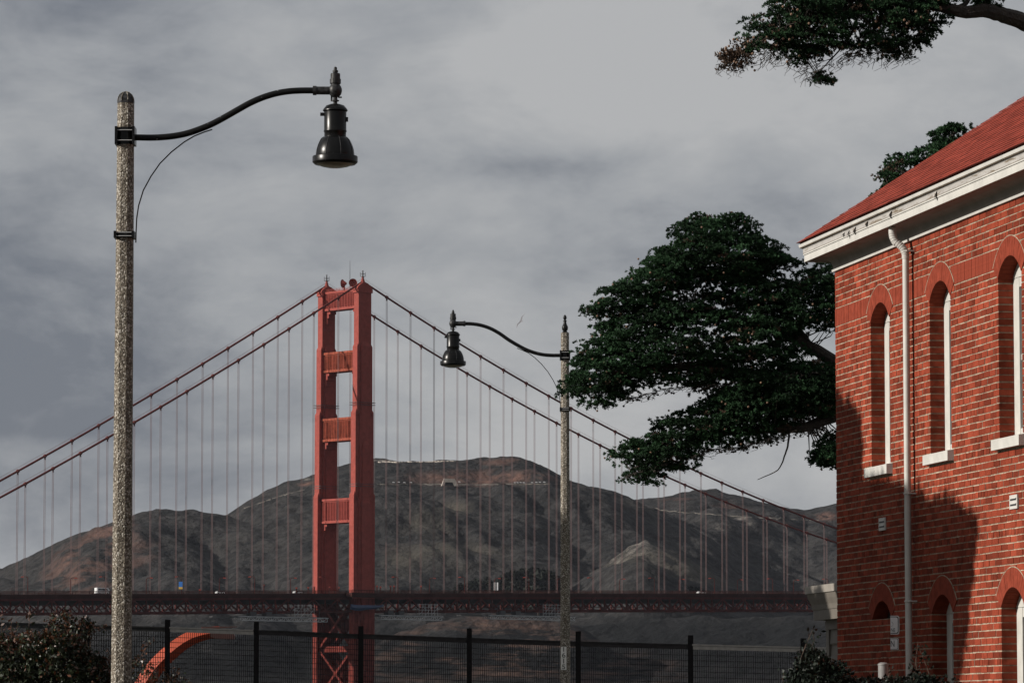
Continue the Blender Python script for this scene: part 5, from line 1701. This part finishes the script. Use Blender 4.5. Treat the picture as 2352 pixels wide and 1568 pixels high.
# crowns are split into foliage and the drier inner sprays
lf = quads_mesh('crown', V, 4, rn, M['leaf']); local(cyp, lf)
Vd, rnd_, padsC, _ = cypress_crown([(m2,0.04),(m3,0.03),(m1,0.02)], holes, YT, 1.2, PPM, 1500, 0.13, 9, 7, 0.05, rng, cz_)
local(cyp, quads_mesh('dry_sprays', Vd, 4, rnd_, M['leaf_brown']))
l1 = [W3(1900,1500,1.0), W3(1720,960,1.0), W3(1560,900,0.6), W3(1350,915,0.2), W3(1100,930,0), W3(900,900,-0.1), W3(700,870,0), W3(480,900,0.1), W3(300,960,0)]
l2 = [W3(1720,1120,1.0), W3(1560,1110,0.4), W3(1350,1180,0), W3(1100,1200,-0.1), W3(850,1230,0), W3(600,1330,0.1), W3(420,1410,0)]
l3 = [W3(1560,900,0.6), W3(1350,760,0.3), W3(1100,650,0), W3(800,600,-0.1), W3(500,640,0)]
l4 = [W3(1350,760,0.3), W3(1150,500,0.2), W3(950,330,0), W3(780,180,0)]
l5 = [W3(1250,1200,-0.2), W3(1245,1270,-0.3), W3(1225,1340,-0.3), W3(1190,1410,-0.3), W3(1085,1460,-0.3)]
limb_w(cyp, [Vector((trk.x, trk.y, 0.3)), Vector((trk.x-0.1, trk.y, 2.2)), W3(1850,1150,1.0), W3(1720,960,1.0)], 0.42, 0.27, 'trunk')
limb_w(cyp, l1[1:], 0.22, 0.03); limb_w(cyp, l2, 0.13, 0.018); limb_w(cyp, l3, 0.13, 0.025); limb_w(cyp, l4, 0.10, 0.02); limb_w(cyp, l5, 0.022, 0.006, 'hanging_branch')
nodes = []
for l in (l1, l2, l3, l4):
    for a, b in zip(l[:-1], l[1:]):
        for t in np.linspace(0, 1, 8): nodes.append(a.lerp(b, t))
sel = rng.permutation(len(pads))[:520]
local(cyp, twig_mesh(None, pads[sel], nodes, 'twigs', rng, 0.007))
tw = MB()
for k in range(420):     # bare twigs that hang below the foliage
    x = rng.uniform(420, 1450); y = float(np.interp(x, [420,600,850,1000,1300,1500], [1430,1380,1300,1290,1200,1180])) if k % 2 else float(np.interp(x, [420,640,900,1300], [1040,980,960,900]))
    a = W3(x, y, rng.uniform(-0.6,0.6)); p = [a]
    for s in range(4): p.append(p[-1]+Vector((rng.normal()*0.055-0.02, rng.normal()*0.05, -rng.random()*0.055+0.008)))
    tw.tube(p, [0.006,0.005,0.0045,0.004,0.003], 4, False)
    if k % 3 == 0: tw.lathe([(0.004,-0.02),(0.017,-0.012),(0.021,0),(0.017,0.012),(0.004,0.02)], 6, tuple(p[-1]))
tw2 = kind(tw.build('bare_twigs', M['bark']), 'stuff'); local(cyp, tw2)
def cones(root, pads, n, rng, r=0.019, off=0.18):
    mb = MB()
    for i in rng.integers(0, len(pads), n):
        c = pads[i]+unit_rand(1, rng)[0]*off*np.array([1.2,1.2,0.8]); c = c+np.array([0,-0.05,0])
        mb.lathe([(0.2*r,-r),(0.8*r,-0.6*r),(r,0),(0.8*r,0.6*r),(0.2*r,r)], 6, tuple(c))
    o = mb.build('cones', M['cone']); kind(o, 'stuff'); return local(root, o)
cones(cyp, pads, 420, rng)

# --- overhanging cypress bough at the top right --------------------------------
cz2 = lambda q: (1607.8+0.3164*q[0], 0.3164*q[1])
PXSCALE = 0.3164
YB = 62.0; PPMB = F/YB
o1 = [(500,-260),(490,-20),(475,60),(440,120),(375,165),(345,240),(300,300),(330,400),(400,440),(560,420),(620,430),(640,470),(720,520),(780,500),(860,440),(960,440),(1080,420),(1180,420),(1300,400),(1360,440),(1440,430),(1540,420),(1590,340),(1690,320),(1720,250),(1735,200),(1810,130),(1860,-20),(1850,-260)]
o2 = [(770,600),(790,560),(830,530),(900,540),(910,600),(880,612)]
o3 = [(2010,-10),(2010,40),(2080,65),(2190,55),(2200,-10)]
o4 = [(150,500),(180,400),(250,350),(320,310),(340,420),(330,500),(250,520)]
oh = [[(1150,180),(1220,150),(1240,330),(1160,340),(1120,300)], [(900,380),(1040,350),(1060,410),(920,420)], [(420,380),(560,340),(560,400),(440,430)]]
rng = np.random.default_rng(8)
tb = P(2640, 1600, YB+2)
top = empty('overhanging_cypress', (tb.x, tb.y, 0.5))
tag(top, 'cypress bough with cones reaching in from the top right corner', 'tree', None)
V, rn, padsB, szB = cypress_crown([(o1,0.86),(o2,0.04),(o3,0.04)], oh, YB, 0.85, PPMB, 700, 0.140, 16, 17, 0.042, rng, cz2)
local(top, quads_mesh('crown', V, 4, rn*0.9, M['leaf']))
Vd, rnd_, padsD, _ = cypress_crown([(o4,0.07),(o1,0.13)], [], YB, 0.5, PPMB, 700, 0.14, 9, 6, 0.055, rng, cz2)
local(top, quads_mesh('dry_sprays', Vd, 4, rnd_, M['leaf_brown']))
def W4(x, y, dy=0): return P(*cz2((x, y)), YB+dy)
bl1 = [W4(3200,700,1.5), W4(2700,330,0.8), W4(2352,165,0.3), W4(2200,110,0.1), W4(2060,80,0), W4(1900,85,0), W4(1700,40,0), W4(1450,20,0), W4(1150,60,0), W4(800,150,0), W4(500,260,0), W4(250,420,0), W4(150,500,0)]
limb_w(top, [Vector((tb.x, tb.y, 0.2)), Vector((tb.x, tb.y-0.3, 5.0)), W4(3200,700,1.5)], 0.5, 0.32, 'trunk')
limb_w(top, bl1, 0.15, 0.012)
limb_w(top, [W4(1850,70,0), W4(1930,20,0.1), W4(2000,-60,0.2), W4(2150,-180,0.2)], 0.045, 0.02)
limb_w(top, [W4(1150,60,0), W4(1120,200,0.1), W4(1040,330,0.1), W4(870,520,0)], 0.03, 0.006)
limb_w(top, [W4(1500,40,0), W4(1480,200,-0.1), W4(1440,330,0), W4(1500,440,0)], 0.03, 0.006)
nodesB = []
for a, b in zip(bl1[4:-1], bl1[5:]):
    for t in np.linspace(0, 1, 8): nodesB.append(a.lerp(b, t))
allp = np.vstack([padsB, padsD])
local(top, twig_mesh(None, allp[rng.permutation(len(allp))[:480]], nodesB, 'twigs', rng, 0.006))
tw = MB()
for k in range(200):
    x = rng.uniform(130, 1600)
    yb = float(np.interp(x, [130,300,400,620,720,860,1000,1300,1500,1600], [500,520,470,440,530,590,480,440,460,380]))
    a = W4(x, yb-rng.uniform(20,130), rng.uniform(-0.4,0.4)); p = [a]
    for s in range(4): p.append(p[-1]+Vector((rng.normal()*0.05-0.02, rng.normal()*0.04, -0.012-rng.random()*0.055)))
    tw.tube(p, [0.006,0.005,0.004,0.0035,0.0025], 4, False)
local(top, kind(tw.build('bare_twigs', M['bark']), 'stuff'))
cones(top, np.vstack([padsB, padsD, padsD]), 330, rng, 0.019, 0.15)

# --- tree behind the roof ---------------------------------------------------
YR = 70.0; PPMR = F/YR
rp_ = [(1300,1330),(1310,1240),(1370,1190),(1390,1120),(1420,1120),(1470,1115),(1550,1065),(1620,1040),(1690,1010),(1720,915),(1780,905),(1850,885),(1970,872),(1985,960),(2000,1300),(1700,1700),(1300,1700)]
rng = np.random.default_rng(12)
tr_ = P(2190, 1600, YR+1)
rt = empty('cypress_tree', (tr_.x, tr_.y, 0.5))
tag(rt, 'cypress top showing above the red roof slope', 'tree', None)
V, rn, padsR, _ = cypress_crown([(rp_,1.0)], [[(1640,1060),(1680,1040),(1670,1130),(1640,1120)]], YR, 0.8, PPMR, 330, 0.155, 16, 17, 0.046, rng, cz2)
local(rt, quads_mesh('crown', V, 4, rn, M['leaf']))
Vd, rnd_, padsD, _ = cypress_crown([([(1300,1330),(1310,1240),(1370,1180),(1450,1150),(1450,1330)],1.0)], [], YR, 0.4, PPMR, 26, 0.15, 9, 6, 0.055, rng, cz2)
local(rt, quads_mesh('dry_sprays', Vd, 4, rnd_, M['leaf_brown']))
def W5(x, y, dy=0): return P(*cz2((x, y)), YR+dy)
limb_w(rt, [Vector((tr_.x, tr_.y, 0.2)), W5(1780,2400,0.6), W5(1700,1700,0.2), W5(1760,1200,0), W5(1850,950,0)], 0.3, 0.02, 'trunk')
b_ = [W5(1700,1700,0.2), W5(1580,1350,0), W5(1450,1230,0), W5(1340,1280,0)]
limb_w(rt, b_, 0.08, 0.01)
nodesR = [b_[i].lerp(b_[i+1], t) for i in range(3) for t in np.linspace(0,1,6)] + [W5(1760,1200,0), W5(1720,1450,0), W5(1820,1020,0)]
allp = np.vstack([padsR[:120], padsD]); local(rt, twig_mesh(None, allp, nodesR, 'twigs', rng, 0.006))

# --- trees left of the picture whose shade falls on the wall and on the far lamp post ---
def shade_more(root, target, poly, dist, n_pad, pad_r, rng):
    q = sample_poly(poly, n_pad, rng)
    pads = np.array([tuple(target(a, b)+SUN*(dist+rng.uniform(-0.5, 0.5))) for a, b in q]); pads = pads[pads[:,2] > 0.4]
    li = np.repeat(np.arange(len(pads)), 40); dr = unit_rand(len(li), rng); ll = 0.14*(0.6+0.7*rng.random(len(li)))
    local(root, quads_mesh('side_bough', leaves(pads[li]+unit_rand(len(li), rng)*pad_r*rng.random(len(li))[:,None], dr, ll, ll*0.35, rng), 4, rng.random(len(li)), M['leaf']))
def shade_tree(name, label, target, poly, dist, thick, n_pad, pad_r, rng, foot):
    """target(a, b) -> shaded point; the crown stands dist metres towards the sun from it"""
    q = sample_poly(poly, n_pad, rng)
    pads = np.array([tuple(target(a, b)+SUN*(dist+rng.uniform(-thick, thick))) for a, b in q])
    pads = pads[pads[:,2] > 0.4]
    root = empty(name, foot); m = len(pads)
    pi = np.repeat(np.arange(m), 10); u = unit_rand(len(pi), rng)
    tc_ = pads[pi]+u*pad_r*rng.random(len(pi))[:,None]
    li = np.repeat(np.arange(len(tc_)), 5)
    dr = unit_rand(len(li), rng)+u[li]*0.5; dr /= np.linalg.norm(dr, axis=1)[:,None]
    ll = 0.14*(0.6+0.7*rng.random(len(li)))
    local(root, quads_mesh('crown', leaves(tc_[li], dr, ll, ll*0.35, rng), 4, rng.random(len(li)), M['leaf']))
    limb_w(root, [Vector(foot), Vector(foot)+Vector((0.1,0,2.5)), Vector(foot)+Vector((0,0.2,6.0))], 0.35, 0.12, 'trunk')
    return tag(root, label, 'tree')
rng = np.random.default_rng(21)
shp = [(-0.9,3.9),(0.0,3.86),(0.60,3.74),(1.02,3.5),(1.12,2.82),(2.5,2.68),(4,2.46),(5.4,2.30),(5.78,2.10),(5.68,1.7),(5.1,0.4),(4.8,-0.5),(4.7,-8),(-0.9,-8)]
mid = HWd(2.0, 0, 0)+SUN*13.9
shade_c = shade_tree('shade_cypress', 'dense cypress left of the near lamp post, shading the brick wall', lambda a, b: HWd(a, 0, E+b), shp, 13.6, 0.5, 7000, 0.13, rng, (mid.x, mid.y, 0))
shade_more(shade_c, lambda a, b: HWd(a, 0, E+b), [(-4.4,2.0),(-2.75,1.9),(-2.75,-8),(-4.4,-8)], 13.6, 1500, 0.15, rng)
lb = lampB.location
shp2 = [(-1.6,4.35),(1.6,4.35),(1.7,2),(1.5,-12),(-1.5,-12),(-1.7,2)]
mid2 = Vector((lb.x, lb.y, 0))+SUN*18.0
shade_tree('shade_cypress', 'narrow cypress left of the fence, shading the far lamp post', lambda a, b: Vector((lb.x, lb.y, E+b))+Vector((-SAZ.y, SAZ.x, 0))*a, shp2, 17.8, 0.5, 2600, 0.2, rng, (mid2.x, mid2.y, float(ground_z(0, mid2.y))))

# --- shrubs -------------------------------------------------------------------
def shrub(name, label, poly, Y, thick, n, leaf, rng, mats, group=None, stems=14, shoots=0):
    p = np.array(poly); cx = p[:,0].mean()
    b = P(cx, 1640, Y); gz = float(ground_z(0, Y))
    root = empty(name, (b.x, Y, gz))
    ppm = F/Y
    q = sample_poly(poly, n, rng); d = edge_dist(q, poly)
    T = thick*np.sqrt(np.clip(d/ppm/(thick*0.8), 0.03, 1))
    w = np.array([tuple(P(x, y, Y+t)) for (x, y), t in zip(q, (rng.random(n)*2-1)*T)])
    if shoots:
        # long shoots that stand out of the mass, with leaves along them
        top_i = np.argsort(d)[:max(shoots*6, 60)]; ex_ = []; sh_ = MB()
        for k in rng.choice(top_i, shoots):
            v = np.array([rng.normal()*0.35, rng.normal()*0.3, 0.5+rng.random()*0.7]); v /= np.linalg.norm(v)
            L_ = 0.10+0.26*rng.random(); c = w[k]
            sh_.tube([c-v*0.1, c+v*L_*0.5, c+v*L_+np.array([rng.normal()*0.03, 0, 0])], [0.005,0.004,0.002], 4, False)
            for t in np.linspace(0.1, 1.0, int(L_/0.028)): ex_.append(c+v*L_*t+rng.normal(size=3)*0.012)
        o = kind(sh_.build('shoots', M['stem']), 'stuff'); local(root, o)
        w = np.vstack([w, np.array(ex_)]); d = np.concatenate([d, np.zeros(len(ex_))]); n = len(w)
    li = np.repeat(np.arange(n), 7)
    if shoots: li = np.concatenate([np.repeat(np.arange(n-len(ex_)), 7), np.repeat(np.arange(n-len(ex_), n), 2)])
    base = w[li]+unit_rand(len(li), rng)*0.045
    dr = unit_rand(len(li), rng)+np.array([0,0,0.35]); dr /= np.linalg.norm(dr, axis=1)[:,None]
    ll = leaf*(0.6+0.7*rng.random(len(li)))
    V = leaves(base, dr, ll, ll*0.27, rng)
    redp = 0.55*np.exp(-np.clip(d, 0, None)/22.0)[li] + 0.08
    isr = rng.random(len(li)) < redp if len(mats) > 1 else np.zeros(len(li), bool)
    local(root, quads_mesh('foliage', V[~isr], 4, rng.random((~isr).sum()), mats[0]))
    if isr.any(): local(root, quads_mesh('young_leaves', V[isr], 4, rng.random(isr.sum()), mats[1]))
    for k in range(stems):
        tgt = Vector(w[rng.integers(0, n)]); a = Vector((b.x+(tgt.x-b.x)*0.6+rng.normal()*0.1, Y+rng.normal()*0.2, gz))
        o = MB().tube([a, a.lerp(tgt, 0.5)+Vector((rng.normal()*0.05, 0, 0.1)), tgt], [0.012,0.009,0.004], 5).build('stem', M['stem']); local(root, o)
    return tag(root, label, 'shrub', group)
rng = np.random.default_rng(31)
big = [(-60,1476),(0,1462),(30,1470),(62,1450),(95,1456),(120,1440),(150,1452),(175,1462),(196,1490),(225,1500),(240,1522),(265,1535),(255,1900),(-60,1900)]
shrub('leafy_shrub', 'large red tinged shrub in the bottom left corner by the near lamp post', big, 58.0, 0.9, 7200, 0.062, rng, [M['bush'], M['bush_red']], None, 26, 90)
small = [(255,1580),(285,1545),(300,1515),(325,1508),(345,1520),(352,1545),(395,1552),(420,1545),(440,1560),(430,1900),(265,1900)]
shrub('leafy_shrub', 'small reddish sprigs right of the near concrete post', small, 60.0, 0.35, 900, 0.050, rng, [M['bush'], M['bush_red']], None, 12, 30)
loose = [(100,1432),(120,1412),(150,1405),(185,1420),(220,1432),(240,1440),(200,1462),(150,1450)]
shrub('leafy_shrub', 'loose spray of red leaves standing above the large left shrub', loose, 58.6, 0.25, 110, 0.055, rng, [M['bush'], M['bush_red']], None, 10)
rs = [(1800,1572),(1820,1540),(1840,1512),(1855,1490),(1878,1496),(1900,1516),(1905,1535),(1925,1518),(1945,1535),(1960,1556),(1990,1562),(2020,1560),(2080,1564),(2105,1548),(2140,1560),(2185,1574),(2190,1980),(1800,1980)]
shrub('dark_shrub', 'dark holly like shrub along the foot of the brick wall', rs, 42.0, 0.5, 7000, 0.050, rng, [M['bush_dark']], None, 22, 26)
